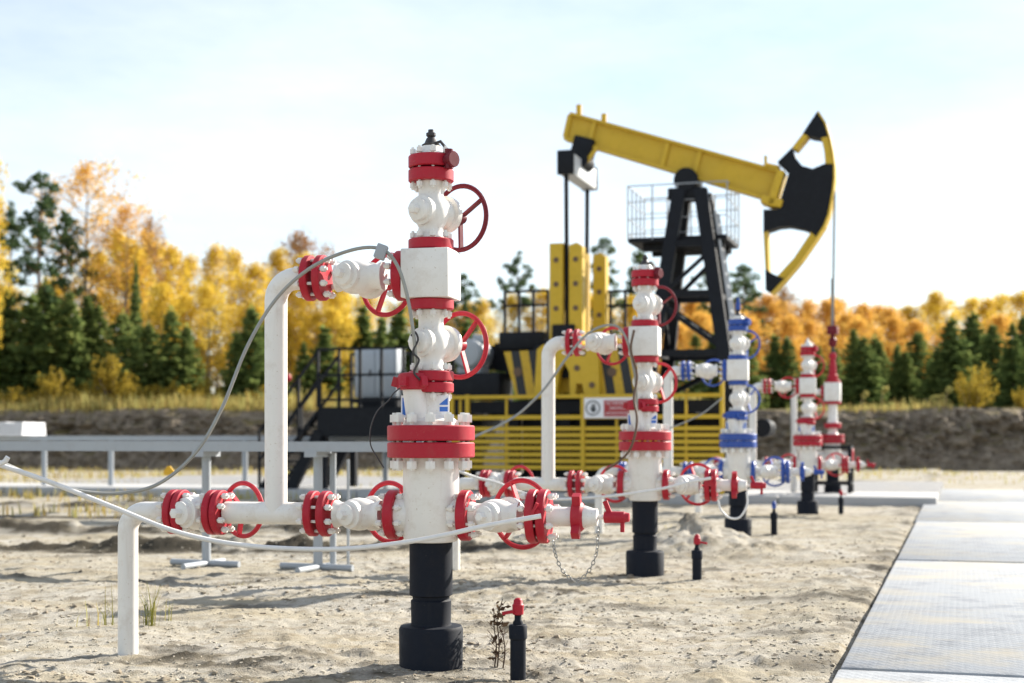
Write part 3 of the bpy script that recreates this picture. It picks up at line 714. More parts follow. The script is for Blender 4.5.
mb = MB(); mb.box((ue,0,2.5), (1.5,1.5,1.15), None, .08); mb.box((ue,0,3.1), (1.2,1.1,.2), None, .05); mb.cyl((ue,-1.1,ZC),(ue,1.1,ZC), .16, 20); mb.build('gearbox', 'navy', PJ)
mb = MB(); u, z = uz(523,341,-.3); mb.box((u,-.1,z), (.95,.7,.36), None, .03); mb.box((u-.1,-.1,z-.45), (.5,.5,.6), None, .03); mb.build('brake_box', 'navy', PJ)
# rails behind the cranks
for x0, x1 in ((505,548),(596,640)):
    ua, zt_ = uz(x0, 292, .9); ub, _ = uz(x1, 292, .9); mb = MB(); zb = zt_-1.15
    for i in range(4): u = ua+(ub-ua)*i/3; mb.box((u,.9,(zt_+zb)/2), (.055,.055,zt_-zb))
    for h in (0, .30, 1.15): mb.box(((ua+ub)/2,.9,zt_-h), (ub-ua,.05,.05))
    mb.box(((ua+ub)/2,.9,(zb+ZB)/2), (ub-ua,.07,.09)); mb.box((ua+.1,.9,(zb+ZB)/2), (.1,.1,zb-ZB)); mb.box((ub-.1,.9,(zb+ZB)/2), (.1,.1,zb-ZB)); mb.box(((ua+ub)/2,.55,zb-.03), (ub-ua,.8,.06))
    mb.build('gearbox_railing', 'navy', PJ)
u, z = uz(764,428,-.6); MB().cyl((u,-.9,z),(u,-.1,z), .17, 20, .02).build('black_drum', 'navy', PJ)
# motor
u, z = uz(470,354,-.5); mb = MB(); mb.lathe((u,-.75,z), (0,1,0), [(0,.14),(.02,.26),(.08,.31),(.85,.31),(.9,.26),(.92,.1)], 24)
mb.box((u,-.3,z-.36), (.5,.6,.2), None, .02); mb.box((u+.15,-.3,z+.31), (.24,.3,.18), None, .02); mb.build('motor', 'grey', PJ)
mb = MB(); u2 = u+.35; mb.bar((u-.3,-.4,ZB), (u+.1,-.4,z-.3), .3, .1); mb.box((u+.25,-.45,(ZB+z-.4)/2+.02), (1.0,.8,z-.45-ZB), None, .03); mb.build('motor_mount', 'navy', PJ)
# belt guard between motor and gearbox
mb = MB(); ug = u+.2; mb.bar((u,.35,z), (ue-.6,.35,2.7), .5, .14, (0,1,0)); mb.build('belt_guard', 'navy', PJ)
# raised base frame on legs
uL, uR_ = uz(428,400,0)[0], uz(742,400,0)[0]; mb = MB()
for s in (-1.05, 1.05):
    mb.box(((uL+uR_)/2, s, ZB-.12), (uR_-uL, .22, .24)); mb.box(((uL+uR_)/2, s, .33), (uR_-uL, .3, .3))
    n = 7
    for i in range(n):
        u = uL+.15+(uR_-uL-.3)*i/(n-1); mb.box((u, s, 1.1), (.2,.2,1.3))
n = 8
for i in range(n):
    u = uL+.1+(uR_-uL-.2)*i/(n-1); mb.box((u,0,ZB-.13), (.2,1.9,.2)); mb.box((u,0,.30), (.3,1.8,.22))
mb.box(((uL+uR_)/2, 0, ZB-.30), (uR_-uL-.1, 1.86, .06))
mb.box((ue,0,1.05), (1.9,1.5,1.3)); mb.box((.1,.2,1.05), (1.6,1.3,1.3)); mb.box((uL+.8,.3,1.05), (1.0,1.2,1.3))
mb.build('base_frame', 'navy', PJ)

# ------------------------------------------------------------ yellow guard fence in front of the pump, and its sign
FV = -1.62
FO = empty('safety_fence', PZ+Vv*FV, -YAW); tag(FO, 'yellow steel guard fence with horizontal slats in front of the pumpjack', 'fence')
fz = lambda px, py: uz(px, py, FV)
f0, f1 = fz(452,400)[0], fz(722,400)[0]; zt, zm, zl = 2.02, 1.62, 1.42
posts = [f0, fz(482,400)[0]-.3, fz(583,400)[0], fz(650,400)[0], f1]
def at_f(o): return o
for i, u in enumerate(posts):
    h = 2.02 if i < 4 else 2.45
    MB().box((u,0,.1+h/2-.05), (.075,.075,h-.1+.1)).build('post', 'yellow', FO)
for i, (a, b) in enumerate(zip(posts, posts[1:])):
    mb = MB(); c = (a+b)/2; L = b-a-.08
    mb.box((c,0,zt), (L,.06,.07)); mb.box((c,0,zm), (L,.05,.08))
    for k in range(7): mb.box((c,0,1.40-k*.125), (L,.03,.075))
    n = max(1, round(L/.95))
    for k in range(1, n+1): u = a+.04+L*k/(n+1); mb.box((u,.035,1.29), (.045,.035,1.5))
    mb.build('panel', 'yellow', FO)
SG = empty('warning_sign', PZ+Vv*(FV-.06), -YAW); tag(SG, 'white and red warning sign with a hand symbol fixed to the yellow fence', 'sign')
s0, s1 = fz(585,398), fz(634,418); sc_ = ((s0[0]+s1[0])/2, (s0[1]+s1[1])/2); sw, sh = s1[0]-s0[0], s0[1]-s1[1]
MB().box((sc_[0],0,sc_[1]), (sw,.012,sh)).build('board', 'whitemark', SG)
rx = sc_[0]+sw*.185; MB().box((rx,-.0085,sc_[1]-.01), (sw*.56,.004,sh*.80)).build('red_panel', 'redmark', SG)
hx = sc_[0]-sw*.32; b = MB(); b.torus((hx,-.009,sc_[1]), (0,1,0), sh*.34, sh*.035, 28, 6, .1)
b.lathe((hx+.01,-.006,sc_[1]-.03), (0,-1,0), [(0,sh*.14),(.003,sh*.14)], 14)
for i, dx in enumerate((-.03,-.01,.012,.034)): b.box((hx+.01+dx,-.0085,sc_[1]+.03), (.014,.003,.10))
b.bar((hx-.02,-.0085,sc_[1]-.04), (hx-.06,-.0085,sc_[1]+.01), .003, .016)
b.build('hand_symbol', 'inkmark', SG)
for txt, dz, wid, hh in (('ОСТОРОЖНО!', .27, .47, .15), ('ЗАПУСК', .02, .33, .13), ('АВТОМАТИЧЕСКИЙ', -.22, .49, .13)):
    cu = bpy.data.curves.new('lettering', 'FONT'); cu.body = txt; cu.align_x = 'CENTER'; cu.size = .2; cu.extrude = .0
    ot = bpy.data.objects.new('lettering', cu); COL.objects.link(ot); bpy.context.view_layer.update()
    dg = bpy.context.evaluated_depsgraph_get(); me = bpy.data.meshes.new_from_object(ot.evaluated_get(dg)); bpy.data.objects.remove(ot)
    n = len(me.vertices); cc = np.empty(n*3, np.float32); me.vertices.foreach_get('co', cc); cc = cc.reshape(-1, 3)
    kx = sw*wid/(np.ptp(cc[:,0])); kz = sh*hh/np.ptp(cc[:,1]); cc[:,0] -= (cc[:,0].min()+cc[:,0].max())/2; cc[:,1] -= (cc[:,1].min()+cc[:,1].max())/2
    out = np.stack([cc[:,0]*kx+rx, np.full(n, -.0135), cc[:,1]*kz+sc_[1]+dz*sh-.01], -1); me.vertices.foreach_set('co', out.ravel().astype(np.float32)); me.update()
    me.materials.clear(); me.materials.append(M['whitemark']); put('lettering', me, SG)

# ------------------------------------------------------------ black service platform with stairs, cabinet on it
SV = -.35
PFo = PZ+Vv*SV; PF = empty('service_platform', PFo, -YAW); tag(PF, 'black steel service platform with railings and stairs left of the pumpjack', 'platform')
pz = lambda px, py: uz(px, py, SV-.75)
p0, p1 = pz(318,408)[0], pz(425,408)[0]; ZD = 1.86; v0, v1 = -.75, .95
mb = MB(); mb.box(((p0+p1)/2, (v0+v1)/2, ZD-.04), (p1-p0, v1-v0, .08))
for v in (v0, v1): mb.box(((p0+p1)/2, v, ZD-.33), (p1-p0, .08, .56))
for u in (p0, p1): mb.box((u, (v0+v1)/2, ZD-.33), (.08, v1-v0-.09, .56))
dk = mb.build('deck', 'navy', PF)
for u in (p0+.1, p1-.1):
    for v in (v0+.1, v1-.1): MB().box((u, v, (ZD-.55+.06)/2), (.14,.14,ZD-.55)).build('leg', 'navy', PF)
for v in (v0, v1): MB().bar((p0+.05,v,ZD-.5),(p0-.65,v,.1), .14, .22).build('brace', 'navy', PF)
def rail(a, b, n, name='railing'):
    mb = MB(); a, b = Vector(a), Vector(b)
    for i in range(n+1): p = a.lerp(b, i/n); mb.box((p.x, p.y, p.z+.60), (.055,.055,1.2))
    for h in (.15, .66, 1.2): mb.bar(a+Vector((0,0,h)), b+Vector((0,0,h)), .05, .05)
    mb.build(name, 'navy', PF)
rail((p0,v0,ZD),(p1,v0,ZD), 5); rail((p0,v1,ZD),(p1,v1,ZD), 5); rail((p1,v0,ZD),(p1,v1,ZD), 2)
sx0 = p0-1.35
mb = MB()
for v in (v0+.05, v0+1.0): mb.bar((p0,v,ZD-.1),(sx0,v,.14), .06, .22, (0,1,0))
for i in range(9): f = (i+.5)/9; mb.box((p0+(sx0-p0)*f, v0+.52, ZD-.12+(.2-ZD)*f), (.24,.93,.04))
stt = mb.build('stairs', 'navy', PF)
mb = MB()
for v in (v0+.0, v0+1.06):
    for h in (.55, 1.15): mb.bar((p0,v,ZD+h-.0),(sx0,v,.2+h), .05, .05)
    for f in (.33, .66, 1): mb.box((p0+(sx0-p0)*f, v, ZD+(.2-ZD)*f+.55), (.05,.05,1.2))
mb.build('stair_rail', 'navy', stt)
mb = MB(); u, z = pz(289,378); mb.lathe((u, v0-.05, z), (0,-1,0), [(0,.05),(.02,.09),(.08,.09),(.1,.05)], 16); mb.build('red_lamp', 'red', stt)
CB = empty('control_cabinet', PFo, -YAW); tag(CB, 'light grey two-door control cabinet standing on the black platform', 'cabinet')
cz = lambda px, py: uz(px, py, SV+.0)
c0, c1 = cz(354,350)[0], cz(396,350)[0]; ct = cz(370,348)[1]; cw_ = c1-c0
MB().box(((c0+c1)/2, .28, (ct+ZD+.22)/2), (cw_,.5,ct-ZD-.22), None, .015).build('cabinet_body', 'cabinet', CB)
for i in (0, 1):
    cx = c0+cw_*(.26+.48*i); d = MB().box((cx, .02, (ct+ZD+.22)/2), (cw_*.45,.03,ct-ZD-.32), None, .008).build('door', 'cabinet', CB)
    MB().box((cx+(.12 if i == 0 else -.12), -.005, (ct+ZD+.2)/2), (.03,.03,.14)).build('handle', 'dark_steel', d)
mb = MB(); mb.box(((c0+c1)/2,.28,ZD+.11), (cw_-.1,.4,.22)); mb.build('plinth', 'navy', CB)

# ------------------------------------------------------------ cable trays, sheet stack, hanging tag
TR = empty('cable_tray', gp(318,570), math.radians(-20)); tag(TR, 'grey steel cable tray on tee-foot posts behind the foreground wellhead', 'cable tray')
mb = MB(); x0, x1 = -6.5, .98
for s in (-.13, .13): mb.box(((x0+x1)/2, s, 1.12), (x1-x0,.025,.09))
mb.box(((x0+x1)/2,0,1.085), (x1-x0,.235,.012)); mb.build('tray', 'grey', TR)
for u in (-5.6, -1.17, .0):
    pmb = MB(); pmb.cyl((u,0,.02),(u,0,1.07), .042, 16); pmb.box((u,0,1.05), (.12,.30,.05)); p = pmb.build('post', 'grey', TR)
    fb = MB(); fb.cyl((u-.38,.0,.03),(u+.34,.02,.025), .030, 12); fb.cyl((u+.02,-.42,.03),(u,.3,.025), .027, 12); fb.build('foot', 'grey', p)
mb = MB(); mb.cyl((.09,.12,.0),(.09,.12,1.06), .03, 12); mb.cyl((.13,.35,0),(.13,.35,1.0), .014, 8); mb.build('post', 'grey', TR)
TF = empty('cable_tray', gp(111,493), math.radians(-13)); tag(TF, 'far grey cable tray crossing behind, from the left edge to the platform', 'cable tray')
mb = MB(); x0, x1 = -6.5, 11.5
for s in (-.2, .2): mb.box(((x0+x1)/2, s, 1.215), (x1-x0,.03,.115))
mb.box(((x0+x1)/2,0,1.18), (x1-x0,.37,.012)); mb.build('tray', 'grey', TF)
for u in (-5, -1.65, 0, 3.2, 6.4, 9.6):
    MB().cyl((u,0,-.1),(u,0,1.18), .06, 12).build('post', 'grey', TF)
mb = MB(); 
for i in range(5):
    z0 = 1.296+i*.062
    for k in range(16): mb.box((-4.6+k*.21, 0, z0+(.012 if k % 2 else 0)), (.207,1.0-.02*i,.045))
sk = mb.build('corrugated_sheets', 'whitemark'); sk.location = TF.location; sk.rotation_euler = TF.rotation_euler
sk.location += Vector((-.55, .15, 0)); tag(sk, 'stack of white corrugated sheets lying on the far cable tray at the left edge', 'sheets')
p = at(169,469,13.75); mb = MB(); mb.prism([(-.045,-.06),(.045,-.06),(.05,-.02),(.012,.03),(-.012,.03),(-.05,-.02)], -.012, .012); tg = mb.build('hanging_tag', 'yellowtag'); tg.location = p
mb = MB(); mb.tube([(0,0,.03),(.004,0,.10),(-.006,0,CAM_H-.09-p.z)], .004, 6); mb.build('cord', 'dark_steel', tg)
tag(tg, 'small yellow tag hanging on a cord under the grey cable tray', 'tag')
# ------------------------------------------------------------ vegetation
def leaf_mat(name, stops, transl=.45, objvar=.25):
    m, nt, b = nodes(name); nt.nodes.remove(b); out = nt.nodes['Material Output']
    at_ = N(nt, 'ShaderNodeAttribute', attribute_name='tint'); oi = N(nt, 'ShaderNodeObjectInfo')
    ad = N(nt, 'ShaderNodeMath', operation='MULTIPLY_ADD'); nt.links.new(oi.outputs['Random'], ad.inputs[0]); ad.inputs[1].default_value = objvar
    nt.links.new(at_.outputs['Fac'], ad.inputs[2])
    c = ramp(nt, ad.outputs[0], stops)
    d = N(nt, 'ShaderNodeBsdfDiffuse'); t = N(nt, 'ShaderNodeBsdfTranslucent'); mx = N(nt, 'ShaderNodeMixShader'); mx.inputs[0].default_value = transl
    nt.links.new(c, d.inputs[0]); nt.links.new(c, t.inputs[0]); nt.links.new(d.outputs[0], mx.inputs[1]); nt.links.new(t.outputs[0], mx.inputs[2]); nt.links.new(mx.outputs[0], out.inputs['Surface'])
    return m
ML = {'birch': leaf_mat('golden_leaves', [(0, (.40,.26,.03)), (.35, (.62,.42,.05)), (.7, (.72,.54,.085)), (1, (.74,.60,.13))], .55),
      'orange': leaf_mat('orange_leaves', [(0, (.42,.22,.045)), (.4, (.70,.41,.09)), (.8, (.74,.48,.11)), (1, (.72,.50,.12))], .55),
      'rust': leaf_mat('faded_leaves', [(0, (.22,.10,.05)), (.5, (.34,.18,.08)), (1, (.40,.26,.10))], .4),
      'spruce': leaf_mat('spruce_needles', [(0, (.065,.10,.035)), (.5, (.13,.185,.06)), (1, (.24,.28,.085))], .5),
      'pine': leaf_mat('pine_needles', [(0, (.045,.075,.04)), (.5, (.08,.125,.055)), (1, (.14,.185,.075))], .4),
      'bush': leaf_mat('yellowing_bush_leaves', [(0, (.17,.13,.03)), (.5, (.33,.24,.035)), (1, (.50,.38,.07))], .45),
      'dry': leaf_mat('dry_grass_blades', [(0, (.26,.18,.06)), (.5, (.44,.34,.12)), (1, (.44,.42,.15))], .4),
      'green': leaf_mat('green_grass_blades', [(0, (.10,.12,.02)), (.5, (.20,.20,.04)), (1, (.34,.30,.10))], .35),
      'brownweed': leaf_mat('dead_weed', [(0, (.05,.03,.02)), (1, (.12,.08,.05))], .1)}
BARK = {'birch': plain('birch_bark', (.22,.19,.16), .85, 0, .5, 3), 'pine': plain('pine_bark', (.16,.085,.05), .9, 0, .35, 3), 'spruce': plain('spruce_bark', (.07,.055,.04), .9)}

def cards(P, size, asp, g, droop=0.):
    n = len(P); d = g.normal(size=(n, 3)); d[:, 2] -= droop; d /= np.linalg.norm(d, axis=1)[:, None]
    e = g.normal(size=(n, 3)); e -= d*(e*d).sum(1)[:, None]; e /= np.linalg.norm(e, axis=1)[:, None]
    s = size*g.uniform(.6, 1.35, n)[:, None]; a = d*s*.5*asp; b = e*s*.5
    V = np.stack([P-a, P+b*.9, P+a, P-b*.9], 1).reshape(-1, 3); return V, np.arange(4*n).reshape(n, 4)
def limb(mb, a, b, r0, r1, g, wob=.06, n=5, seg=6):
    L = (b-a).length; pts = []
    for i in range(n+1):
        t = i/n; p = a.lerp(b, t)+Vector(g.normal(size=3))*wob*L*.25*(1 if 0 < i < n else 0)+Vector((0,0,math.sin(PI*t)*-.0)); pts.append(p)
    mb.tube(pts, [r0+(r1-r0)*i/n for i in range(n+1)], seg)
def clumps(C, R, per, size, asp, g, flat=.75, droop=0.):
    P = []; T = []
    for c, r in zip(C, R):
        k = int(per*(r/.8)**1.6)+4; q = g.normal(size=(k, 3)); q /= np.linalg.norm(q, axis=1)[:, None]; q *= (g.random(k)**.45)[:, None]*r; q[:, 2] *= flat
        P.append(c+q); T.append(np.full(k, g.random()*.45)+g.random(k)*.4)
    P = np.concatenate(P); V, Fq = cards(P, size, asp, g, droop); return V, Fq, np.concatenate(T)
def variant_birch(seed, mat, H=9., wide=.20, dens=1., base=.22, sparse=0.):
    g = np.random.default_rng(seed); tb = MB(); lean = Vector((g.normal()*.3, g.normal()*.3, 0)); top = Vector((0,0,H*.97))+lean
    limb(tb, Vector((0,0,-.4)), top, .013*H, .012, g, .03, 9, 8); C = []; R = []
    nl = 34
    for i in range(nl):
        t = base+(1-base)*((i+g.random())/nl)**.9; s = Vector((0,0,0)).lerp(top, t); a = i*2.4+g.random()
        prof = math.sin(PI*min(1, (t-base)/(1-base)*.88+.12))**.75
        L = H*wide*prof*g.uniform(.55, 1.2); e = s+Vector((math.cos(a)*L, math.sin(a)*L, L*g.uniform(.5, 1.1)))
        if e.z > H: e.z = H
        limb(tb, s, e, .006*H*(1-t)+.012, .006, g, .15, 4, 5)
        for f in (.45, .75, 1.0):
            if g.random() < sparse: continue
            q = s.lerp(e, f); C.append(np.array(q)+g.normal(size=3)*.14*L); R.append(g.uniform(.30, .62)*(H/9)**.7)
        if g.random() > sparse: q = s.lerp(e, .9); C.append(np.array(q)+np.array([0,0,-.5])*g.random()+g.normal(size=3)*.2); R.append(g.uniform(.25, .45)*(H/9)**.7)
    C.append(np.array(top)); R.append(.35)
    V, Fq, T = clumps(C, R, 120*dens, .105, 1.35, g, 1.05, .4)
    return tb.mesh('trunk', BARK['birch']), fast_mesh('crown', V, Fq, [ML[mat]], T), H
def variant_spruce(seed, H=7., wide=.23, mat='spruce'):
    g = np.random.default_rng(seed); tb = MB(); limb(tb, Vector((0,0,-.3)), Vector((g.normal()*.1, g.normal()*.1, H)), .012*H, .01, g, .01, 6, 7)
    P = []; D = []; T = []; nw = int(H*3.4)
    for i in range(nw):
        t = .05+.95*(i+g.random()*.6)/nw; z = H*t; Rr = H*wide*(1-t)**.82*g.uniform(.72, 1.15)+.08
        nb = int(5+5*(1-t)); a0 = g.random()*6
        for k in range(nb):
            a = a0+2*PI*k/nb+g.normal()*.2; L = Rr*g.uniform(.6, 1.15); m = int(8+L*21)
            f = g.random(m)**.7; up = -.28*f+.22*f*f; w_ = (1-f*.75)*.30*L*.5+.05
            side = g.normal(size=m)*w_*.6
            p = np.stack([math.cos(a)*L*f-math.sin(a)*side, math.sin(a)*L*f+math.cos(a)*side, z+L*up-np.abs(g.normal(size=m))*.10], 1)
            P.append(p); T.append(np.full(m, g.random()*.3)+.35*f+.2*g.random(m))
    P = np.concatenate(P); V, Fq = cards(P, .17, 1.9, g, .3)
    tp = np.stack([np.zeros(14), np.zeros(14), H-np.linspace(0, .8, 14)], 1)+g.normal(size=(14, 3))*.05; V2, F2 = cards(tp, .2, 2, g, -1.2)
    V = np.concatenate([V, V2]); Fq = np.concatenate([Fq, F2+len(V)-len(V2)])
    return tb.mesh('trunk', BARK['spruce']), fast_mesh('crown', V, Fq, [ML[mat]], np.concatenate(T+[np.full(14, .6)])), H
def variant_pine(seed, H=13., base=.5, wide=.17):
    g = np.random.default_rng(seed); tb = MB(); top = Vector((g.normal()*.4, g.normal()*.3, H*.96)); limb(tb, Vector((0,0,-.4)), top, .012*H, .03, g, .02, 8, 8); C = []; R = []
    for i in range(20):
        t = base+(1-base)*(i+g.random())/20; s = Vector((0,0,0)).lerp(top, t); a = i*2.4+g.random()*1.5; k = (t-base)/(1-base)
        L = H*wide*(1.05-.72*k)*g.uniform(.45, 1.25); e = s+Vector((math.cos(a)*L, math.sin(a)*L, L*g.uniform(.1, .55))); limb(tb, s, e, .05, .012, g, .2, 4, 5)
        for f in (.6, .85, 1.05):
            if g.random() < .2: continue
            C.append(np.array(s.lerp(e, f))+g.normal(size=3)*.18+np.array([0,0,.15])); R.append(g.uniform(.28, .58))
    C.append(np.array(top)+np.array([0,0,.25])); R.append(.5)
    V, Fq, T = clumps(C, R, 85, .17, 1.9, g, .62, -.4); return tb.mesh('trunk', BARK['pine']), fast_mesh('crown', V, Fq, [ML['pine']], T), H
def variant_bush(seed, H=2.5, wide=.45, mat='bush'):
    g = np.random.default_rng(seed); tb = MB(); C = []; R = []
    for i in range(14):
        a = g.random()*6.28; L = H*g.uniform(.55, 1.0); sp = H*wide*g.random()**.6; e = Vector((math.cos(a)*sp, math.sin(a)*sp, L*(1-.35*sp/(H*wide)))); limb(tb, Vector((math.cos(a)*.1, math.sin(a)*.1, -.1)), e, .03, .008, g, .2, 4, 5)
        for f in (.35, .6, .85, 1): C.append(np.array(Vector((0,0,0)).lerp(e, f))+g.normal(size=3)*.12); R.append(g.uniform(.22, .42)*H/2.5)
    V, Fq, T = clumps(C, R, 90, .12, 1.6, g, 1.1, -.2); return tb.mesh('stems', BARK['birch']), fast_mesh('crown', V, Fq, [ML[mat]], T), H
VAR = {'birch': [variant_birch(11+i, 'birch', 9+.5*i, .15+.02*(i % 3), .85) for i in range(4)],
       'orange': [variant_birch(31+i, 'orange', 9+.4*i, .14+.015*i, .95) for i in range(3)],
       'sparse': [variant_birch(57, 'orange', 13, .19, .6, .33, .30), variant_birch(52, 'rust', 10, .20, .6, .35, .35)],
       'spruce': [variant_spruce(61+i, 6+.6*i, .20+.03*(i % 3)) for i in range(5)],
       'pine': [variant_pine(81, 13, .42, .17), variant_pine(82, 12, .55, .19), variant_pine(83, 13, .62, .20)],
       'bush': [variant_bush(91+i, 2.4+.3*i, .42+.06*i) for i in range(3)]}
tn = {'birch': 'birch_tree', 'orange': 'birch_tree', 'sparse': 'birch_tree', 'spruce': 'spruce_tree', 'pine': 'pine_tree', 'bush': 'autumn_bush'}
tr_ = random.Random(8)
def tree(kind, px, Y, top, label, group=None, var=None, kx=1., base=None, rz=None):
    k = VAR[kind]; tm, cm, H = k[var if var is not None else tr_.randrange(len(k))]
    p = at(px, top, Y); z0 = BANK-.05 if base is None else base; s = max(.12, (p.z-z0)/H)
    o = empty(tn[kind], (p.x, Y, z0), tr_.random()*6.28 if rz is None else rz); o.scale = (s*kx, s*kx, s)
    put('stems' if kind == 'bush' else 'trunk', tm, o); put('crown', cm, o)
    return tag(o, label, 'bush' if kind == 'bush' else 'tree', group)
# --- trees one can tell apart
tree('sparse', 88, 74, 161, 'tall golden birch with a bare dark lower trunk, tallest tree at left', None, 0, 1.05)
tree('pine', 35, 70, 172, 'tall dark pine with airy tiers left of the tallest birch', None, 0, 1.0)
tree('pine', 62, 72, 214, 'smaller dark pine leaning between the tall pine and the tallest birch', None, 1, .8)
tree('pine', 8, 74, 205, 'dark pine half hidden by the left edge behind the golden crown', None, 2, .7)
tree('birch', -14, 64, 146, 'golden birch crown cut by the left edge', None, 1, .6)
tree('sparse', 128, 74, 203, 'orange gold birch just right of the tallest birch', None, 0, .95)
tree('sparse', 152, 76, 216, 'thin half bare birch with its twigs showing against the sky', None, 1, .45)
tree('sparse', 303, 84, 231, 'pinkish half bare birch with thin rust leaves behind the riser elbow', None, 1, 1.)
tree('spruce', 136, 66, 262, 'narrow dark spruce standing up before the golden birches at left', None, 1, .45, BANK)
tree('pine', 512, 92, 255, 'lone pine with a round airy crown left of the yellow counterweights', None, 2, .75)
tree('pine', 470, 95, 274, 'small pine tip showing right of the foreground wellhead block', None, 1, .7)
tree('pine', 606, 90, 238, 'pine with a bushy crown right behind the yellow counterweights', None, 0, .8)
tree('pine', 642, 96, 250, 'pine showing above the second wellhead\'s red cap', None, 1, .8)
tree('pine', 718, 90, 262, 'pine behind the black post\'s right leg', None, 2, .85)
tree('pine', 741, 94, 264, 'wide pine right of the black post above the orange birches', None, 1, .95)
tree('sparse', 784, 100, 286, 'reddish bare birch below the tip of the horse head', None, 1, .8)
tree('bush', 972, 61, 362, 'rounded yellow brown bush on the bank before the dark spruces at right', None, 2, .95)
tree('bush', 56, 60.5, 364, 'small bright orange bush at the foot of the dark spruces at left', None, 1, .7)
tree('bush', 112, 61, 348, 'tall yellow bush on the bank between two dark spruces at left', None, 0, .8)
tree('bush', 172, 61, 378, 'low pale yellow bush right of the tall yellow bush at left', None, 1, .9)
tree('bush', 208, 62, 372, 'round golden bush on the bank close left of the riser pipe', None, 0, .8)
tree('bush', 1022, 62, 385, 'low yellow bush cut by the right edge on the bank', None, 1, .8)
# --- rows of look-alike trees
def row(kind, xs_, Yr, tops, jit, label, group, kx=(.85, 1.15)):
    for x in xs_:
        tree(kind, x+tr_.uniform(-7, 7), tr_.uniform(*Yr), np.interp(x, *tops)+tr_.uniform(-jit, jit), label, group, None, tr_.uniform(*kx))
R_ = lambda a, b, s: list(range(a, b, s))
row('birch', R_(-60, 345, 21), (74, 92), ([-60,20,75,105,130,180,240,300,345], [285,285,270,235,235,256,252,262,285]), 9, 'golden birch in the left-hand wood behind the dark spruces', 'golden birches in the left wood')
row('birch', R_(160, 345, 26), (68, 74), ([160,345], [285,310]), 10, 'lower golden birch at the front of the left wood', 'lower birches in the left wood', (1.,1.3))
row('birch', R_(345, 640, 24), (88, 104), ([345,420,500,560,640], [292,300,296,296,300]), 7, 'golden birch of the middle wood behind the pumpjack', 'golden birches behind the pumpjack', (1.,1.35))
row('orange', R_(650, 900, 19), (92, 106), ([650,760,830,900], [298,299,301,306]), 4, 'orange birch in the row right of the pumpjack', 'orange birches at right', (1.,1.35))
row('birch', R_(905, 1100, 19), (90, 104), ([905,940,990,1030,1100], [302,296,297,290,285]), 5, 'yellow birch in the row at the right edge behind dark spruces', 'yellow birches at right', (1.,1.35))
row('orange', R_(650, 1100, 27), (82, 90), ([650,1100], [318,318]), 7, 'shorter orange birch before the right-hand birch row', 'shorter orange birches at right', (1.2,1.5))
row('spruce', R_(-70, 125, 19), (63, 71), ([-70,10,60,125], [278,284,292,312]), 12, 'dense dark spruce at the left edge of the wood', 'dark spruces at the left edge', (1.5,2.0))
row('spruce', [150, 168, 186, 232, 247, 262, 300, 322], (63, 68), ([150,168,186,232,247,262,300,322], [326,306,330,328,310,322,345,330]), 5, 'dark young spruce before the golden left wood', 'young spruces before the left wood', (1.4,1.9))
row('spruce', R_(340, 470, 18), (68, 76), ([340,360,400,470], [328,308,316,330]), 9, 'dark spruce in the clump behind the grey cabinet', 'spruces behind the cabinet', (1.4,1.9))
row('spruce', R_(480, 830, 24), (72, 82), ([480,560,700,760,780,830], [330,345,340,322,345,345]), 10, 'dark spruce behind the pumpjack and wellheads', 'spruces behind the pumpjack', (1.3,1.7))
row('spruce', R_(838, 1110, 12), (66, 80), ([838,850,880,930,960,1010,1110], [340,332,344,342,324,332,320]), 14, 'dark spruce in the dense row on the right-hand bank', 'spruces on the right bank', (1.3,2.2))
row('birch', R_(-90, 1130, 24), (108, 114), ([-90,330,640,1130], [330,345,352,340]), 8, 'low golden birch deep inside the wood, seen only through gaps', 'low birches deep in the wood', (1.9,2.4))
row('bush', R_(-20, 290, 14), (60, 63), ([-20,290], [388,390]), 9, 'scrubby yellow bush along the left bank edge', 'scrub on the left bank edge', (.9,1.5))
row('bush', [330, 352, 380, 408, 440, 480], (62, 66), ([330,480], [378,385]), 7, 'scrubby yellow bush on the bank behind the platform', 'scrub behind the platform', (.9,1.4))

# --- grass
def blades(P, h, wdt, g, bend_=.35):
    n = len(P); a = g.random(n)*2*PI; d = np.stack([np.cos(a), np.sin(a), np.zeros(n)], 1); s = np.stack([-d[:,1], d[:,0], np.zeros(n)], 1)
    hh = (h*g.uniform(.5, 1.3, n))[:, None]; b = g.uniform(.1, 1, n)[:, None]*bend_; up = np.array([0,0,1.]); w_ = wdt*g.uniform(.7, 1.3, n)[:, None]
    m = P+up*hh*.55+d*hh*b*.25; t = P+up*hh*(1-.25*b)+d*hh*b
    V = np.stack([P-s*w_*.5, P+s*w_*.5, m+s*w_*.4, m-s*w_*.4, m-s*w_*.4, m+s*w_*.4, t+s*w_*.07, t-s*w_*.07], 1).reshape(-1, 3)
    i = np.arange(n)[:, None]*8; Fq = np.concatenate([i+np.array([[0,1,2,3]]), i+np.array([[4,5,6,7]])]); return V, Fq
g = np.random.default_rng(21)
def stuff_grass(name, X, Y, Z, h, wd, mat):
    V, Fq = blades(np.stack([X, Y, Z], 1), h, wd, g); T = np.tile(g.random(len(X))*.9, 2); tag(put(name, fast_mesh(name, V, Fq, [ML[mat]], T)), kind='stuff')
n = 20000; X = g.uniform(-36, 42, n); yb = bank_y(X); Y = yb+1.75+np.abs(g.normal(size=n))*2.2; keep = (fbm(X*.35, Y*.35, 3)+.35*(X < -8)) > .02; X, Y = X[keep], Y[keep]
stuff_grass('bank_grass', X, Y, np.full(len(X), BANK-.16), .40*(.6+1.5*np.clip(fbm(X*.5, Y*.5+9, 4)+.4, 0, 1)+.35*(X < -6)), .045, 'dry')
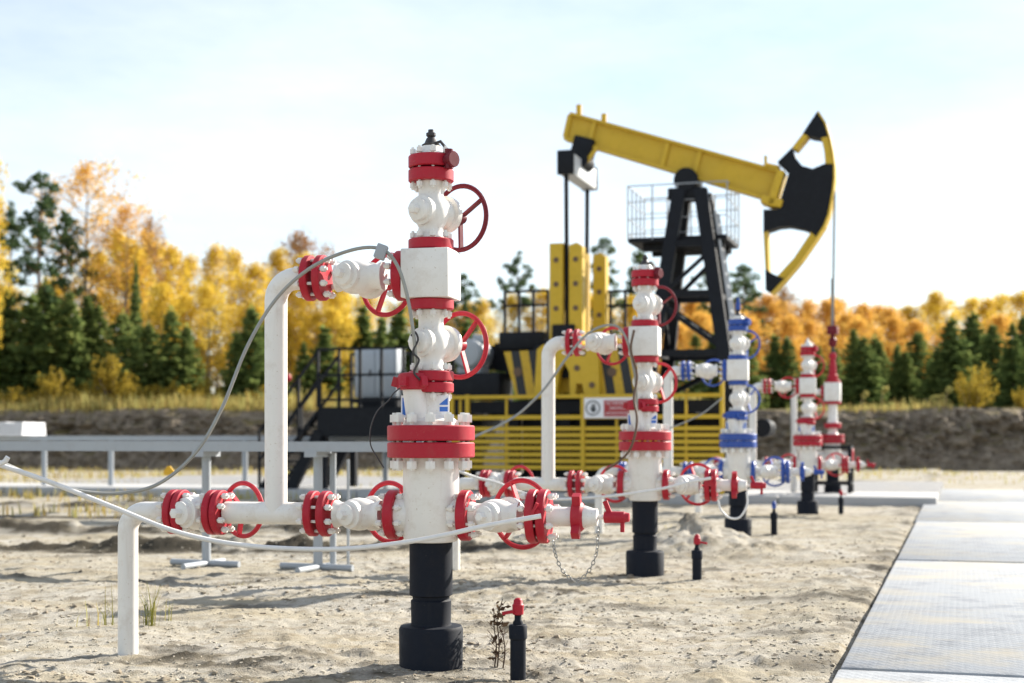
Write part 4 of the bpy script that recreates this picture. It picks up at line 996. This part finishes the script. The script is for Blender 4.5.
n = 16000; X = g.uniform(-24, -3, n); Y = g.uniform(21, 55, n); k = (fbm(X*.16+5, Y*.5, 4) > .10+.03*(X+14)/8) & (np.abs(X) < Y*.5); X, Y = X[k], Y[k]
stuff_grass('dry_grass', X, Y, ground_h(X, Y), .20, .03, 'dry')
n = 5000; X = g.uniform(8, 34, n); Y = g.uniform(40, 55.5, n); k = fbm(X*.22, Y*.6, 4) > .16; X, Y = X[k], Y[k]
stuff_grass('sparse_grass', X, Y, ground_h(X, Y), .13, .03, 'dry')
def tuft(px, py, hgt, n, mat, label, name='grass_tuft', cat='grass', spread=.05, wd=.007):
    p = gp(px, py); P = np.stack([g.normal(size=n)*spread, g.normal(size=n)*spread, np.full(n, -.02)], 1); V, Fq = blades(P, np.full(n, hgt), wd, g, .55)
    o = put(name, fast_mesh(name, V, Fq, [ML[mat]], np.tile(g.random(n), 2)), None, (p.x, p.y, gz(p.x, p.y))); tag(o, label, cat)
tuft(150, 630, .25, 34, 'green', 'green yellow grass tuft just right of the foremost white drop pipe', spread=.028, wd=.005)
tuft(167, 625, .17, 7, 'green', 'thin grass tuft farther right of the foremost white drop pipe', spread=.02)
tuft(108, 628, .25, 9, 'green', 'tall thin grass tuft left of the foremost white drop pipe', spread=.03)
tuft(93, 630, .16, 9, 'dry', 'dry pale grass tuft left of the tall thin one', spread=.05)
tuft(238, 586, .05, 20, 'green', 'tiny green sprig in the sand below the bottom left wheel', 'sprig', 'plant', .03)
for px, py, l in ((672,545,'small grass tuft at the left foot of the sand mound'), (30,500,'yellow grass tuft near the left edge beyond the ridges'), (190,505,'yellow grass tuft below the hanging yellow tag')):
    tuft(px, py, .16, 70, 'dry', l, spread=.06, wd=.012)
for i, (px, top, l) in enumerate(((861,393,'pale reed plume leaning on the bank right of the pumping well'), (881,388,'tall pale reed plume on the bank left of the small pair'), (930,397,'short pale reed plume of the pair on the bank'), (937,396,'second pale reed plume of the pair, close to the bush side'), (945,388,'pale reed plume just left of the yellow brown bush'))):
    Yr = 59.5; p = at(px, top, Yr); mb = MB(); zb = BANK-.1; L = p.z-zb; x = p.x
    mb.tube([(0,0,0),(.02,0,L*.5),(.10,0,L*.85),(.22,0,L)], [.02,.018,.014,.01], 6); o = mb.build('reed', plain('reed_stalk', (.40,.32,.16), .9)); o.location = (x, Yr, zb); tag(o, l, 'reed', 'reeds on the bank')
    Pp = np.stack([.10+.14*np.linspace(0, 1, 60)+g.normal(size=60)*.035, g.normal(size=60)*.035, L*(.82+.2*np.linspace(0, 1, 60))], 1); V, Fq = cards(Pp, .10, 2.2, g); put('plume', fast_mesh('plume', V, Fq, [ML['dry']], .6+.4*g.random(60)), o)
# dead weed by the foreground casing
p = gp(497, 663); mb = MB(); gw = np.random.default_rng(4)
for k, (dx, h) in enumerate(((.0,.36),(-.015,.30),(.03,.24))):
    pts = [Vector((dx,0,-.02)), Vector((dx+.012,.0,h*.35)), Vector((dx+.0,.01,h*.7)), Vector((dx+.03*(1-k),.0,h))]; pts = spline(pts, 5); mb.tube(pts, [.0045-.0028*i/len(pts) for i in range(len(pts))], 5)
    for i in range(9):
        q = pts[2+int(i*(len(pts)-3)/9)]; a = gw.random()*6.28; e = q+Vector((math.cos(a)*.05, math.sin(a)*.05, .025+.03*gw.random()))*(1.2-.6*i/9); mb.tube([q, q.lerp(e,.5)+Vector((0,0,-.004)), e], [.002,.0016,.001], 4)
o = mb.build('dead_weed', plain('weed_stem', (.10,.065,.045), .9)); o.location = (p.x, p.y, gz(p.x, p.y)); tag(o, 'dry brown weed standing between the foreground casing and its pipe stub', 'weed')
Pw = np.stack([gw.normal(size=46)*.022+.005, gw.normal(size=46)*.02, gw.uniform(.04, .34, 46)], 1); V, Fq = cards(Pw, .022, 1.8, gw); put('foliage', fast_mesh('foliage', V, Fq, [ML['brownweed']], gw.random(46)), o)

# --- clods and crumbs of soil lying on the sand
def clods(name, n, smin, smax, area, mat, thresh, seed):
    gg = np.random.default_rng(seed); bm = bmesh.new(); bmesh.ops.create_icosphere(bm, subdivisions=1, radius=1); v0 = np.array([v.co[:] for v in bm.verts]); f0 = np.array([[v.index for v in f.verts] for f in bm.faces]); bm.free()
    Y = 5.2*(area/5.2)**gg.random(n); X = gg.uniform(-.42, .42, n)*Y; k = (fbm(X*.9+40, Y*1.3, 5, .6) > thresh) & (road_d(X, Y) < -.02); X, Y = X[k], Y[k]; m = len(X)
    Z = ground_h(X, Y); s = smin*(smax/smin)**(gg.random(m)**2.2)
    V = (v0[None]+gg.normal(size=(m, len(v0), 3))*.26)*s[:, None, None]*np.array([1.25,1.,.5]); a = gg.random(m)*6.28; c, sn = np.cos(a)[:, None], np.sin(a)[:, None]
    V = np.stack([V[...,0]*c-V[...,1]*sn, V[...,0]*sn+V[...,1]*c, V[...,2]], -1)+np.stack([X, Y, Z+s*.15], -1)[:, None]
    Fq = (f0[None]+np.arange(m)[:, None, None]*len(v0)).reshape(-1, 3)
    tag(put(name, fast_mesh(name, V.reshape(-1, 3), Fq, [mat], None, False)), kind='stuff')
clods('soil_clods', 11000, .004, .026, 24, plain('clod_soil', (.24,.20,.145), .95, 0, .4, 8), .05, 1)
clods('sand_crumbs', 16000, .004, .014, 18, plain('crumb_sand', (.38,.34,.27), .95, 0, .3, 8), -.4, 2)
